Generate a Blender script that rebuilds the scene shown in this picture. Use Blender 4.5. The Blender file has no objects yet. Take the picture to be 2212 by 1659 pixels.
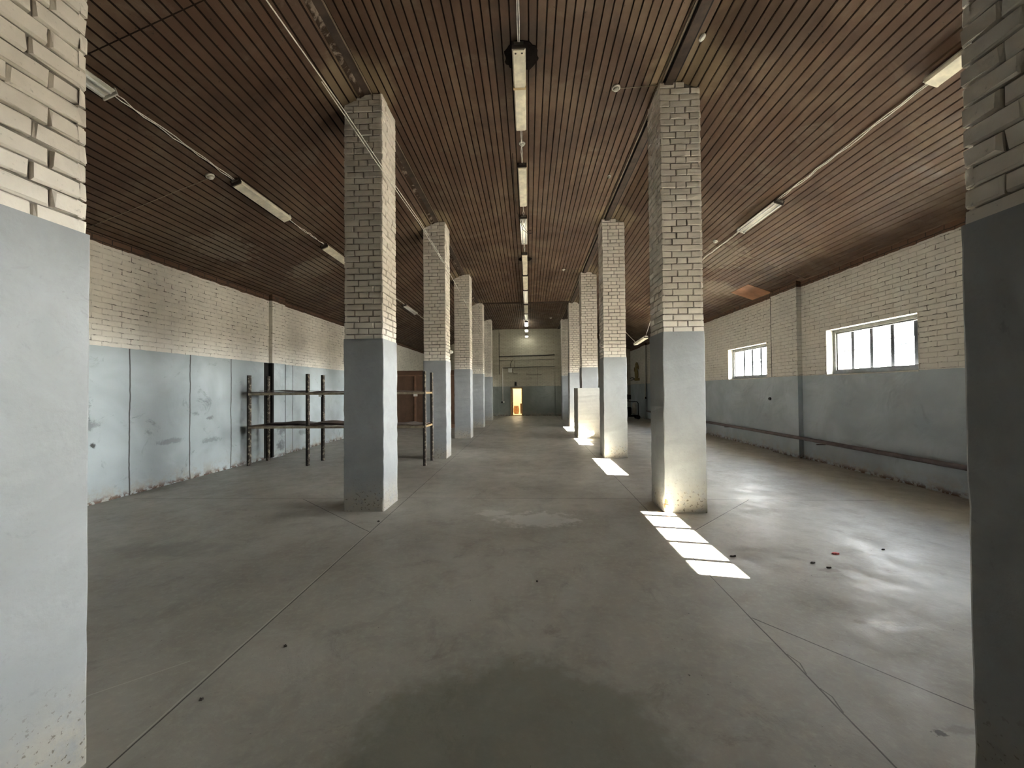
import bpy, bmesh, math, random
from mathutils import Vector, Matrix, noise as mnoise
random.seed(7)
SC = bpy.context.scene
COL = SC.collection

# ------------------------------------------------------------------ camera
W, HH, F = 2212, 1659, 840.0
yaw, pit, rol = (math.radians(a) for a in (2.4565, 0.8495, 0.4924))
cd = bpy.data.cameras.new('camera')
cam = bpy.data.objects.new('camera', cd)
COL.objects.link(cam)
cd.sensor_fit = 'HORIZONTAL'
cd.sensor_width = 36.0
cd.lens = F / W * 36.0
cd.clip_start = 0.05
cy_, sy_, cq, sq, cr, sr = math.cos(yaw), math.sin(yaw), math.cos(pit), math.sin(pit), math.cos(rol), math.sin(rol)
fw = Vector((-sy_ * cq, cy_ * cq, sq))
rx = Vector((cy_, sy_, 0))
uz = Vector((sy_ * sq, -cy_ * sq, cq))
right = cr * rx - sr * uz
up = sr * rx + cr * uz
m = Matrix((right, up, -fw)).transposed().to_4x4()
m.translation = Vector((0, 0, 1.5))
cam.matrix_world = m
SC.camera = cam

# ------------------------------------------------------------------ world, sun, exposure
SC.view_settings.view_transform = 'Standard'
SC.view_settings.look = 'None'
SC.view_settings.gamma = 1
SC.view_settings.use_curve_mapping = False
SC.view_settings.exposure = 4.08
SC.cycles.use_denoising = True
SC.cycles.max_bounces = 8
SC.cycles.diffuse_bounces = 6
SC.cycles.use_adaptive_sampling = True
SC.cycles.adaptive_threshold = 0.03
SC.cycles.glossy_bounces = 4
SC.cycles.transparent_max_bounces = 12
SC.cycles.sample_clamp_indirect = 8.0
SC.cycles.caustics_reflective = False
SC.cycles.caustics_refractive = False

wd = bpy.data.worlds.new('daylight')
SC.world = wd
wd.use_nodes = True
nt = wd.node_tree
nt.nodes.clear()
o = nt.nodes.new('ShaderNodeOutputWorld')
bgn = nt.nodes.new('ShaderNodeBackground')
tc = nt.nodes.new('ShaderNodeTexCoord')
sx = nt.nodes.new('ShaderNodeSeparateXYZ')
rmp = nt.nodes.new('ShaderNodeValToRGB')
mp = nt.nodes.new('ShaderNodeMapRange')
mp.inputs[1].default_value = -1
mp.inputs[2].default_value = 1
nt.links.new(tc.outputs['Generated'], sx.inputs[0])
nt.links.new(sx.outputs[2], mp.inputs[0])
nt.links.new(mp.outputs[0], rmp.inputs[0])
rmp.color_ramp.elements[0].position = 0.0
rmp.color_ramp.elements[0].color = (0.38, 0.33, 0.26, 1)
rmp.color_ramp.elements[1].position = 1.0
rmp.color_ramp.elements[1].color = (0.22, 0.34, 0.60, 1)
e = rmp.color_ramp.elements.new(0.49); e.color = (0.42, 0.37, 0.30, 1)
e = rmp.color_ramp.elements.new(0.51); e.color = (1.50, 1.46, 1.36, 1)
e = rmp.color_ramp.elements.new(0.61); e.color = (1.35, 1.34, 1.30, 1)
e = rmp.color_ramp.elements.new(0.70); e.color = (0.50, 0.51, 0.53, 1)
e = rmp.color_ramp.elements.new(0.84); e.color = (0.22, 0.26, 0.33, 1)
bgn.inputs[1].default_value = 10.0
nt.links.new(rmp.outputs[0], bgn.inputs[0])
nt.links.new(bgn.outputs[0], o.inputs[0])

sl = bpy.data.lights.new('sun', 'SUN')
sl.energy = 62.0
sl.angle = math.radians(0.27)
sl.color = (1.0, 0.93, 0.80)
sun = bpy.data.objects.new('sun', sl)
COL.objects.link(sun)
sdir = Vector((-1.0, 0.17, -0.432)).normalized()
sun.rotation_euler = sdir.to_track_quat('-Z', 'Y').to_euler()
sun.location = (12, -2, 6)

# ------------------------------------------------------------------ main measures
XL, XR = -5.88, 5.80            # side walls
YB, YF = -4.0, 22.42            # back and far wall
WIN = [(2.36, 4.14), (6.04, 7.82), (9.73, 11.55), (13.2, 15.0)]
WZ0, WZ1 = 1.74, 2.60
WALLT = 0.45

for i, (a, b) in enumerate(WIN):
    al = bpy.data.lights.new('window_portal', 'AREA')
    al.shape = 'RECTANGLE'
    al.size = b - a
    al.size_y = WZ1 - WZ0
    al.cycles.is_portal = True
    ao = bpy.data.objects.new('window_portal', al)
    COL.objects.link(ao)
    ao.location = (XR + WALLT + 0.02, (a + b) / 2, (WZ0 + WZ1) / 2)
    ao.rotation_euler = Vector((-1, 0, 0)).to_track_quat('-Z', 'Z').to_euler()

# ------------------------------------------------------------------ helpers
class NB:
    """small node builder"""
    def __init__(self, name):
        self.m = bpy.data.materials.new(name)
        self.m.use_nodes = True
        self.t = self.m.node_tree
        self.t.nodes.clear()
        self.out = self.t.nodes.new('ShaderNodeOutputMaterial')
        self.b = self.t.nodes.new('ShaderNodeBsdfPrincipled')
        self.t.links.new(self.b.outputs[0], self.out.inputs[0])
        self._obj = None
    def n(self, typ, **kw):
        nd = self.t.nodes.new(typ)
        for k, v in kw.items():
            setattr(nd, k, v)
        return nd
    def link(self, a, b):
        self.t.links.new(a, b)
    def val(self, inp, v):
        if hasattr(v, 'is_linked') or isinstance(v, bpy.types.NodeSocket):
            self.link(v, inp)
        else:
            inp.default_value = v
    @property
    def obj(self):
        if self._obj is None:
            self._obj = self.n('ShaderNodeTexCoord').outputs['Object']
        return self._obj
    def math(self, op, a, b=0.0, clamp=False):
        nd = self.n('ShaderNodeMath', operation=op, use_clamp=clamp)
        self.val(nd.inputs[0], a)
        self.val(nd.inputs[1], b)
        return nd.outputs[0]
    def sep(self, v):
        nd = self.n('ShaderNodeSeparateXYZ')
        self.link(v, nd.inputs[0])
        return nd.outputs
    def comb(self, x, y, z=0.0):
        nd = self.n('ShaderNodeCombineXYZ')
        self.val(nd.inputs[0], x); self.val(nd.inputs[1], y); self.val(nd.inputs[2], z)
        return nd.outputs[0]
    def vmath(self, op, a, b=(0, 0, 0), scale=None):
        nd = self.n('ShaderNodeVectorMath', operation=op)
        self.val(nd.inputs[0], a)
        self.val(nd.inputs[1], b)
        if scale is not None:
            self.val(nd.inputs['Scale'], scale)
        return nd
    def noise(self, scale, detail=3.0, rough=0.55, vec=None, dist=0.0):
        nd = self.n('ShaderNodeTexNoise')
        nd.inputs['Scale'].default_value = scale
        nd.inputs['Detail'].default_value = detail
        nd.inputs['Roughness'].default_value = rough
        nd.inputs['Distortion'].default_value = dist
        self.link(vec if vec is not None else self.obj, nd.inputs['Vector'])
        return nd.outputs[0]
    def ramp(self, v, lo, hi, a=0.0, b=1.0):
        nd = self.n('ShaderNodeMapRange')
        nd.interpolation_type = 'SMOOTHSTEP'
        self.val(nd.inputs[0], v)
        self.val(nd.inputs[1], lo); self.val(nd.inputs[2], hi)
        self.val(nd.inputs[3], a); self.val(nd.inputs[4], b)
        return nd.outputs[0]
    def mix(self, f, a, b, mode='MIX'):
        nd = self.n('ShaderNodeMix', data_type='RGBA', blend_type=mode)
        self.val(nd.inputs[0], f)
        self.val(nd.inputs[6], a if not isinstance(a, tuple) else tuple(a) + (1,))
        self.val(nd.inputs[7], b if not isinstance(b, tuple) else tuple(b) + (1,))
        return nd.outputs[2]
    def bump(self, h, dist=0.01, strength=1.0, prev=None):
        nd = self.n('ShaderNodeBump')
        nd.inputs['Strength'].default_value = strength
        nd.inputs['Distance'].default_value = dist
        self.link(h, nd.inputs['Height'])
        if prev is not None:
            self.link(prev, nd.inputs['Normal'])
        return nd.outputs[0]
    def fin(self, color, rough=0.8, normal=None, metal=0.0, spec=0.3):
        self.val(self.b.inputs['Base Color'], color if not isinstance(color, tuple) else tuple(color) + (1,))
        self.val(self.b.inputs['Roughness'], rough)
        self.b.inputs['Metallic'].default_value = metal
        self.b.inputs['Specular IOR Level'].default_value = spec
        if normal is not None:
            self.link(normal, self.b.inputs['Normal'])
        return self.m
    def segline(self, px, py, a, b, wob=None):
        """distance from (px,py) to the segment a-b"""
        d = Vector((b[0] - a[0], b[1] - a[1]))
        L2 = d.length_squared
        dx = self.math('SUBTRACT', px, a[0])
        dy = self.math('SUBTRACT', py, a[1])
        t = self.math('MULTIPLY', self.math('ADD', self.math('MULTIPLY', dx, d.x), self.math('MULTIPLY', dy, d.y)), 1.0 / L2, clamp=True)
        ex = self.math('SUBTRACT', dx, self.math('MULTIPLY', t, d.x))
        ey = self.math('SUBTRACT', dy, self.math('MULTIPLY', t, d.y))
        return self.math('SQRT', self.math('ADD', self.math('MULTIPLY', ex, ex), self.math('MULTIPLY', ey, ey)))
    def minall(self, ds):
        r = ds[0]
        for x in ds[1:]:
            r = self.math('MINIMUM', r, x)
        return r


def plain(name, col, rough=0.6, metal=0.0, spec=0.4, var=0.12, scale=14.0, bump=0.0):
    b = NB(name)
    n1 = b.noise(scale, 4, 0.6)
    k = b.ramp(n1, 0.3, 0.7, 1 - var, 1 + var)
    c = b.vmath('SCALE', tuple(col), scale=k).outputs[0]
    nm = b.bump(b.noise(scale * 6, 3), 0.002, bump) if bump else None
    return b.fin(c, rough, nm, metal, spec)


def emissive(name, col, strength):
    b = NB(name)
    b.b.inputs['Emission Color'].default_value = tuple(col) + (1,)
    b.b.inputs['Emission Strength'].default_value = strength
    return b.fin((0.8, 0.8, 0.78), 0.5)


def bm_box(bm, x0, x1, y0, y1, z0, z1, mat=0, rot=None, piv=None):
    vs = [bm.verts.new((x, y, z)) for x in (x0, x1) for y in (y0, y1) for z in (z0, z1)]
    q = [(0, 1, 3, 2), (4, 6, 7, 5), (0, 4, 5, 1), (2, 3, 7, 6), (0, 2, 6, 4), (1, 5, 7, 3)]
    fs = [bm.faces.new([vs[i] for i in f]) for f in q]
    for f in fs:
        f.material_index = mat
    if rot is not None:
        bmesh.ops.rotate(bm, verts=vs, cent=piv if piv else (0, 0, 0), matrix=rot)
    return vs, fs


def bm_tube(bm, pts, r, seg=8, mat=0, cap=True):
    pts = [Vector(p) for p in pts]
    rings = []
    for i, p in enumerate(pts):
        if i == 0: t = pts[1] - pts[0]
        elif i == len(pts) - 1: t = pts[-1] - pts[-2]
        else: t = (pts[i + 1] - p).normalized() + (p - pts[i - 1]).normalized()
        t.normalize()
        a = Vector((0, 0, 1)) if abs(t.z) < 0.9 else Vector((1, 0, 0))
        u = t.cross(a).normalized()
        v = t.cross(u).normalized()
        rr = r[i] if isinstance(r, (list, tuple)) else r
        rings.append([bm.verts.new(p + (u * math.cos(k * 2 * math.pi / seg) + v * math.sin(k * 2 * math.pi / seg)) * rr) for k in range(seg)])
    for a, b in zip(rings, rings[1:]):
        for k in range(seg):
            f = bm.faces.new((a[k], a[(k + 1) % seg], b[(k + 1) % seg], b[k]))
            f.material_index = mat
            f.smooth = True
    if cap:
        for rg in (rings[0], rings[-1]):
            f = bm.faces.new(rg)
            f.material_index = mat
    return rings


def bm_lathe(bm, prof, cen=(0, 0, 0), seg=20, axis='Z', mat=0):
    rings = []
    for r, h in prof:
        ring = []
        for k in range(seg):
            a = k * 2 * math.pi / seg
            c, s = math.cos(a) * max(r, 1e-4), math.sin(a) * max(r, 1e-4)
            p = (c, s, h) if axis == 'Z' else ((h, c, s) if axis == 'X' else (c, h, s))
            ring.append(bm.verts.new(Vector(cen) + Vector(p)))
        rings.append(ring)
    for a, b in zip(rings, rings[1:]):
        for k in range(seg):
            f = bm.faces.new((a[k], a[(k + 1) % seg], b[(k + 1) % seg], b[k]))
            f.material_index = mat
            f.smooth = True
    for rg in (rings[0], rings[-1]):
        f = bm.faces.new(rg)
        f.material_index = mat


def obj(name, bm, mats, parent=None, bevel=0.0, recalc=True):
    if recalc:
        bmesh.ops.recalc_face_normals(bm, faces=bm.faces)
    if bevel:
        bmesh.ops.bevel(bm, geom=[e for e in bm.edges], offset=bevel, segments=2, affect='EDGES', clamp_overlap=True)
    me = bpy.data.meshes.new(name)
    bm.to_mesh(me)
    bm.free()
    for mm in (mats if isinstance(mats, (list, tuple)) else [mats]):
        me.materials.append(mm)
    ob = bpy.data.objects.new(name, me)
    COL.objects.link(ob)
    if parent is not None:
        ob.parent = parent
    return ob


def thing(name, label, cat, loc=(0, 0, 0), rotz=0.0, group=None):
    ob = bpy.data.objects.new(name, None)
    COL.objects.link(ob)
    ob.empty_display_size = 0.1
    ob.location = loc
    ob.rotation_euler = (0, 0, rotz)
    ob['label'] = label
    ob['category'] = cat
    if group: ob['group'] = group
    return ob


def tag(ob, label, cat, group=None):
    ob['label'] = label
    ob['category'] = cat
    if group: ob['group'] = group
    return ob


def struct(ob):
    ob['kind'] = 'structure'
    return ob


def copy_tree(o, parent=None):
    c = o.copy()
    COL.objects.link(c)
    if parent is not None:
        c.parent = parent
    for ch in o.children:
        copy_tree(ch, c)
    return c


def box_obj(name, x0, x1, y0, y1, z0, z1, mat, parent=None, bevel=0.0):
    bm = bmesh.new()
    bm_box(bm, x0, x1, y0, y1, z0, z1)
    return obj(name, bm, mat, parent, bevel)


def tube_obj(name, pts, r, mat, parent=None, seg=8):
    bm = bmesh.new()
    bm_tube(bm, pts, r, seg)
    return obj(name, bm, mat, parent)

# ------------------------------------------------------------------ materials
def wall_mat(name, zblue, ztop, axis, white, lines=(), stains=0.5, blue=(0.30, 0.345, 0.375), dirty=0.5, holes=(), mm=0.10):
    """painted brick above, smooth grey blue paint below, bare dark brick above ztop.
    axis 'Y' for side walls (wall runs along Y), 'X' for the far wall."""
    b = NB(name)
    s = b.sep(b.obj)
    h = s[1] if axis == 'Y' else s[0]
    z = s[2]
    warp = b.vmath('SCALE', b.vmath('SUBTRACT', b.n('ShaderNodeTexNoise').outputs[1], (0.5, 0.5, 0.5)).outputs[0], scale=0.03)
    wn = [n for n in b.t.nodes if n.type == 'TEX_NOISE'][-1]
    wn.inputs['Scale'].default_value = 7.0
    wn.inputs['Detail'].default_value = 3.0
    b.link(b.obj, wn.inputs['Vector'])
    base = b.vmath('ADD', b.comb(h, z), warp.outputs[0]).outputs[0]
    br = b.n('ShaderNodeTexBrick')
    b.link(base, br.inputs['Vector'])
    br.inputs['Scale'].default_value = 1.0
    br.inputs['Brick Width'].default_value = 0.262
    br.inputs['Row Height'].default_value = 0.0765
    br.inputs['Mortar Size'].default_value = 0.007
    br.inputs['Mortar Smooth'].default_value = 0.35
    br.inputs['Color1'].default_value = (0, 0, 0, 1)
    br.inputs['Color2'].default_value = (1, 1, 1, 1)
    br.offset = 0.5
    mort = br.outputs['Fac']
    big = b.noise(1.3, 4, 0.6)
    mid = b.noise(5.0, 5, 0.65)
    fine = b.noise(60.0, 4, 0.6)
    # black cracked mortar only here and there
    crack = b.math('MULTIPLY', b.ramp(mort, 0.55, 0.95), b.ramp(b.noise(9.0, 4, 0.7), 0.50, 0.60))
    crack = b.math('MULTIPLY', crack, b.ramp(big, 0.35, 0.6, 0.35, 1.0))
    wc = b.mix(b.ramp(mid, 0.35, 0.75), white, tuple(c * 0.86 for c in white))
    perb = b.math('MULTIPLY', b.sep(br.outputs[0])[0], 0.12)
    wc = b.mix(perb, wc, (0.45, 0.42, 0.36))
    wc = b.mix(b.math('MULTIPLY', crack, dirty), wc, (0.06, 0.05, 0.04))
    wc = b.mix(b.math('MULTIPLY', b.ramp(mort, 0.2, 0.9), mm), wc, (0.20, 0.18, 0.15))
    wc = b.mix(b.math('MULTIPLY', b.ramp(fine, 0.62, 0.8), 0.35), wc, (0.22, 0.2, 0.17))
    # grey blue paint
    lump = b.noise(0.9, 3, 0.6, dist=0.6)
    bc = b.mix(b.ramp(lump, 0.35, 0.7), blue, tuple(c * 1.28 for c in blue))
    smear = b.noise(2.2, 5, 0.7, dist=1.2)
    bc = b.mix(b.math('MULTIPLY', b.ramp(smear, 0.58, 0.75), stains), bc, tuple(c * 0.45 for c in blue))
    # worn foot: chips and brown dust near the floor
    foot = b.math('MULTIPLY', b.ramp(z, 0.0, 0.32, 1.0, 0.0), b.ramp(b.noise(6.0, 5, 0.7), 0.42, 0.62))
    bc = b.mix(b.math('MULTIPLY', foot, 0.7), bc, (0.36, 0.31, 0.25))
    foot2 = b.math('MULTIPLY', b.ramp(z, 0.0, 0.10, 1.0, 0.0), b.ramp(b.noise(11.0, 4, 0.7), 0.45, 0.55))
    bc = b.mix(foot2, bc, (0.12, 0.07, 0.045))
    for (hh, zz, rh, rz, amt) in holes:
        dx = b.math('DIVIDE', b.math('SUBTRACT', h, hh), rh)
        dz = b.math('DIVIDE', b.math('SUBTRACT', z, zz), rz)
        d = b.math('SQRT', b.math('ADD', b.math('MULTIPLY', dx, dx), b.math('MULTIPLY', dz, dz)))
        d = b.math('ADD', d, b.math('MULTIPLY', b.math('SUBTRACT', b.noise(13.0, 5, 0.75), 0.5), 2.2))
        bc = b.mix(b.math('MULTIPLY', b.ramp(d, 0.35, 0.95, 1.0, 0.0), amt), bc, (0.05, 0.05, 0.05))
    if lines:
        wob = b.math('MULTIPLY', b.math('SUBTRACT', b.noise(2.5, 3), 0.5), 0.05)
        hw = b.math('ADD', h, wob)
        ds = [b.math('ABSOLUTE', b.math('SUBTRACT', hw, y0)) for y0 in lines]
        dm = b.minall(ds)
        bc = b.mix(b.ramp(dm, 0.006, 0.014, 0.9, 0.0), bc, (0.04, 0.035, 0.03))
    edge = b.math('ADD', zblue, b.math('MULTIPLY', b.math('SUBTRACT', b.noise(8.0, 3), 0.5), 0.02))
    isw = b.math('GREATER_THAN', z, edge)
    col = b.mix(isw, bc, wc)
    # bare dark brick at the head
    et = b.math('ADD', ztop, b.math('MULTIPLY', b.math('SUBTRACT', b.noise(5.0, 4), 0.5), 0.05))
    dk = b.mix(b.ramp(mort, 0.3, 0.8), (0.13, 0.075, 0.05), (0.04, 0.03, 0.025))
    dk = b.mix(b.ramp(mid, 0.5, 0.7), dk, (0.07, 0.05, 0.04))
    col = b.mix(b.math('GREATER_THAN', z, et), col, dk)
    # relief
    hb = b.math('SUBTRACT', b.math('MULTIPLY', b.noise(14.0, 4, 0.6), 0.5), b.math('MULTIPLY', mort, 0.55))
    hb = b.math('SUBTRACT', hb, b.math('MULTIPLY', crack, 0.8))
    hb2 = b.math('MULTIPLY', b.noise(1.6, 3, 0.5, dist=0.8), 6.0)
    hgt = b.n('ShaderNodeMix', data_type='FLOAT')
    b.link(isw, hgt.inputs[0])
    b.link(hb2, hgt.inputs[2])
    b.link(hb, hgt.inputs[3])
    nm = b.bump(hgt.outputs[0], 0.008, 0.9)
    nm = b.bump(b.noise(45.0, 4, 0.6), 0.002, 0.5, nm)
    rg = b.n('ShaderNodeMix', data_type='FLOAT')
    b.link(isw, rg.inputs[0])
    rg.inputs[2].default_value = 0.55
    rg.inputs[3].default_value = 0.85
    return b.fin(col, rg.outputs[0], nm, spec=0.25)


def floor_mat():
    b = NB('concrete_floor')
    s = b.sep(b.obj)
    x, y = s[0], s[1]
    big = b.noise(0.55, 4, 0.6, dist=0.4)
    mid = b.noise(2.6, 6, 0.65, dist=0.5)
    fine = b.noise(22.0, 6, 0.7)
    c = b.mix(b.ramp(big, 0.3, 0.7), (0.312, 0.292, 0.250), (0.395, 0.370, 0.325))
    c = b.mix(b.math('MULTIPLY', b.ramp(mid, 0.42, 0.72), 0.65), c, (0.240, 0.220, 0.188))
    c = b.mix(b.math('MULTIPLY', b.ramp(fine, 0.45, 0.72), 0.38), c, (0.45, 0.435, 0.375))
    c = b.mix(b.math('MULTIPLY', b.ramp(b.noise(1.7, 6, 0.8, dist=1.5), 0.56, 0.70), 0.45), c, (0.18, 0.165, 0.14))
    # small dark specks
    sp = b.math('MULTIPLY', b.ramp(b.noise(48.0, 2, 0.5), 0.71, 0.76), b.ramp(b.noise(3.0, 3), 0.45, 0.6))
    c = b.mix(b.math('MULTIPLY', sp, 0.8), c, (0.07, 0.06, 0.05))
    def blob(cx, cy, ax, ay, soft, col, amt, c, ns=2.5, na=0.9):
        dx = b.math('DIVIDE', b.math('SUBTRACT', x, cx), ax)
        dy = b.math('DIVIDE', b.math('SUBTRACT', y, cy), ay)
        d = b.math('SQRT', b.math('ADD', b.math('MULTIPLY', dx, dx), b.math('MULTIPLY', dy, dy)))
        d = b.math('ADD', d, b.math('MULTIPLY', b.math('SUBTRACT', b.noise(ns, 5, 0.65), 0.5), na))
        return b.mix(b.math('MULTIPLY', b.ramp(d, 1 - soft, 1.0, 1.0, 0.0), amt), c, col)
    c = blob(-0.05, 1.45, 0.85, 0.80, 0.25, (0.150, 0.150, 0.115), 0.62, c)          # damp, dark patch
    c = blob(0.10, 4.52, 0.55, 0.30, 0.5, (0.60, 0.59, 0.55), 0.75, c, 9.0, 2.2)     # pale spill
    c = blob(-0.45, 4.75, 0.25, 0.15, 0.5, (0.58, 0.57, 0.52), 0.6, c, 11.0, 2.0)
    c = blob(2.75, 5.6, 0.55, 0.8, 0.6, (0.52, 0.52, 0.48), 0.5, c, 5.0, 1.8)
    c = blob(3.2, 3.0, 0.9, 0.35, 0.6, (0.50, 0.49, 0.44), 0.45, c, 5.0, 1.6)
    c = blob(1.76, 1.78, 0.035, 0.022, 0.5, (0.05, 0.045, 0.04), 0.9, c, 30.0, 2.6)
    c = blob(1.86, 1.80, 0.10, 0.03, 0.6, (0.15, 0.14, 0.12), 0.6, c, 18.0, 2.0)
    c = blob(2.45, 3.32, 0.10, 0.05, 0.5, (0.16, 0.14, 0.12), 0.7, c, 18.0, 1.5)
    c = blob(2.1, 2.6, 0.05, 0.025, 0.5, (0.14, 0.13, 0.11), 0.6, c, 25.0, 2.4)
    c = blob(-3.4, 3.6, 0.8, 0.25, 0.6, (0.15, 0.14, 0.125), 0.4, c, 4.0, 1.4)
    wob = b.math('MULTIPLY', b.math('SUBTRACT', b.noise(3.0, 4), 0.5), 0.012)
    px, py = b.math('ADD', x, wob), b.math('ADD', y, wob)
    dark = [((-1.70, -4), (-1.70, 4.1)), ((-1.70, 4.1), (-1.66, 22.4)), ((1.43, -4), (1.43, 2.6)), ((1.43, 2.6), (1.45, 5.0)), ((1.45, 5.0), (1.54, 22.4)),
            ((-3.159, 5.32), (-1.693, 4.08)), ((1.60, 4.07), (2.93, 5.36)),
            ((-5.6, 5.30), (-1.8, 5.37)), ((-1.8, 5.40), (1.7, 5.38)), ((2.1, 5.38), (4.9, 5.33)),
            ((1.441, 2.62), (2.9, 0.9)), ((-5.8, 12.9), (5.7, 12.9)), ((-3.0, 12.6), (-1.7, 11.4)), ((-3.0, 9.0), (-1.7, 7.9))]
    dd = b.minall([b.segline(px, py, p, q) for p, q in dark])
    c = b.mix(b.ramp(dd, 0.0022, 0.0065, 0.92, 0.0), c, (0.035, 0.03, 0.025))
    # painted highlight on the lit edge of the left joint, and the two faint chalky cuts
    lite = b.minall([b.segline(px, py, p, q) for p, q in [((-1.713, 1.6), (-1.713, 4.1)), ((1.60, 4.06), (2.1, 4.53)), ((-2.9, 1.25), (-1.906, 2.115))]])
    c = b.mix(b.ramp(lite, 0.002, 0.0055, 0.75, 0.0), c, (0.50, 0.48, 0.42))
    # chipped swellings on the right joint
    chip = b.minall([b.segline(px, py, p, q) for p, q in [((1.437, 2.27), (1.458, 2.20)), ((1.458, 2.20), (1.436, 2.12)), ((1.436, 2.02), (1.455, 1.97)), ((1.455, 1.97), (1.436, 1.88))]])
    c = b.mix(b.ramp(chip, 0.002, 0.005, 0.8, 0.0), c, (0.04, 0.035, 0.03))
    nm = b.bump(mid, 0.012, 0.35)
    nm = b.bump(b.noise(35.0, 5, 0.7), 0.003, 0.4, nm)
    ro = b.ramp(b.noise(3.4, 5, 0.7), 0.3, 0.7, 0.36, 0.62)
    return b.fin(c, ro, nm, spec=0.35)


def board_mat():
    b = NB('ceiling_boards')
    at = b.n('ShaderNodeAttribute', attribute_name='board_rnd')
    rnd = at.outputs['Fac']
    s = b.sep(b.obj)
    gv = b.comb(b.math('MULTIPLY', s[0], 26.0), b.math('ADD', b.math('MULTIPLY', s[1], 1.4), b.math('MULTIPLY', rnd, 50.0)), s[2])
    grain = b.n('ShaderNodeTexNoise')
    b.link(gv, grain.inputs['Vector'])
    grain.inputs['Scale'].default_value = 1.0
    grain.inputs['Detail'].default_value = 6.0
    grain.inputs['Roughness'].default_value = 0.65
    big = b.noise(0.6, 5, 0.65, dist=0.7)
    mid = b.noise(2.4, 5, 0.7, dist=0.6)
    c = b.mix(b.ramp(rnd, 0.0, 1.0), (0.082, 0.044, 0.027), (0.122, 0.070, 0.043))
    c = b.mix(b.math('MULTIPLY', b.ramp(grain.outputs[0], 0.35, 0.7), 0.45), c, (0.085, 0.050, 0.032))
    c = b.mix(b.math('MULTIPLY', b.ramp(big, 0.45, 0.68), 0.65), c, (0.170, 0.118, 0.076))
    c = b.mix(b.math('MULTIPLY', b.ramp(mid, 0.50, 0.70), 0.5), c, (0.185, 0.145, 0.105))
    c = b.mix(b.math('MULTIPLY', b.ramp(b.noise(1.1, 4, 0.6, dist=0.5), 0.52, 0.66), 0.6), c, (0.058, 0.031, 0.020))
    c = b.mix(b.math('MULTIPLY', b.ramp(b.noise(26.0, 2, 0.5), 0.70, 0.76), 0.8), c, (0.03, 0.02, 0.015))
    def blob(cx, cy, ax, ay, col, amt, c, ns=5.0, na=1.2):
        dx = b.math('DIVIDE', b.math('SUBTRACT', s[0], cx), ax)
        dy = b.math('DIVIDE', b.math('SUBTRACT', s[1], cy), ay)
        d = b.math('SQRT', b.math('ADD', b.math('MULTIPLY', dx, dx), b.math('MULTIPLY', dy, dy)))
        d = b.math('ADD', d, b.math('MULTIPLY', b.math('SUBTRACT', b.noise(ns, 5, 0.65), 0.5), na))
        return b.mix(b.math('MULTIPLY', b.ramp(d, 0.5, 1.0, 1.0, 0.0), amt), c, col)
    for (cx, cy, ax, ay) in ((4.9, 10.2, 0.55, 0.5), (4.2, 8.6, 0.5, 0.9), (-4.6, 8.2, 0.6, 0.5), (-5.2, 6.4, 0.4, 0.7), (-4.9, 12.5, 0.7, 1.2)):
        c = blob(cx, cy, ax, ay, (0.30, 0.25, 0.19), 0.45, c, 7.0, 2.4)
    for yy in (4.7, 8.5, 12.0, 15.5):
        for xx in (-2.05, 1.9):
            c = blob(xx, yy - 0.1, 0.55, 0.6, (0.26, 0.20, 0.12), 0.55, c, 3.0, 1.0)
    for yy in (4.3, 10.9, 17.0):
        c = blob(-0.06, yy, 0.42, 0.6, (0.045, 0.03, 0.022), 0.75, c, 4.0, 1.0)
    nm = b.bump(grain.outputs[0], 0.003, 0.5)
    return b.fin(c, b.ramp(mid, 0.3, 0.7, 0.42, 0.7), nm, spec=0.3)


def brick_shaft_mat(name, col, dirt=0.5):
    b = NB(name)
    at = b.n('ShaderNodeAttribute', attribute_name='brick_rnd')
    n1 = b.noise(5.0, 5, 0.65)
    n2 = b.noise(40.0, 5, 0.65)
    c = b.mix(b.math('MULTIPLY', at.outputs['Fac'], 0.35), col, tuple(k * 0.80 for k in col))
    c = b.mix(b.math('MULTIPLY', b.ramp(n1, 0.5, 0.75), 0.35), c, tuple(k * 0.72 for k in (col[0], col[1] * 0.97, col[2] * 0.9)))
    c = b.mix(b.math('MULTIPLY', b.ramp(n2, 0.62, 0.75), dirt), c, (0.2, 0.18, 0.15))
    nm = b.bump(b.noise(18.0, 4, 0.6), 0.008, 0.6)
    nm = b.bump(n2, 0.002, 0.6, nm)
    return b.fin(c, 0.8, nm, spec=0.25)


def plaster_mat(name, top, foot, ext=0.45):
    b = NB(name)
    s = b.sep(b.n('ShaderNodeNewGeometry').outputs['Position'])
    z = s[2]
    n1 = b.noise(2.5, 5, 0.65, dist=0.5)
    c = b.mix(b.ramp(n1, 0.35, 0.7), top, tuple(k * 1.18 for k in top))
    c = b.mix(b.math('MULTIPLY', b.ramp(b.noise(7.0, 6, 0.75, dist=1.0), 0.60, 0.72), 0.4), c, tuple(k * 0.6 for k in top))
    f = b.math('MULTIPLY', b.ramp(z, 0.05, ext, 1.0, 0.0), b.ramp(b.noise(6.0, 5, 0.7), 0.30, 0.55))
    c = b.mix(b.math('MULTIPLY', f, 0.8), c, foot)
    sp = b.math('MULTIPLY', b.ramp(b.noise(38.0, 3, 0.6), 0.60, 0.66), b.ramp(z, 0.05, 0.5, 0.9, 0.05))
    c = b.mix(sp, c, (0.11, 0.09, 0.07))
    nm = b.bump(b.noise(3.0, 4, 0.6), 0.02, 0.5)
    nm = b.bump(b.noise(50.0, 4, 0.6), 0.002, 0.6, nm)
    return b.fin(c, 0.62, nm, spec=0.3)


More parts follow.
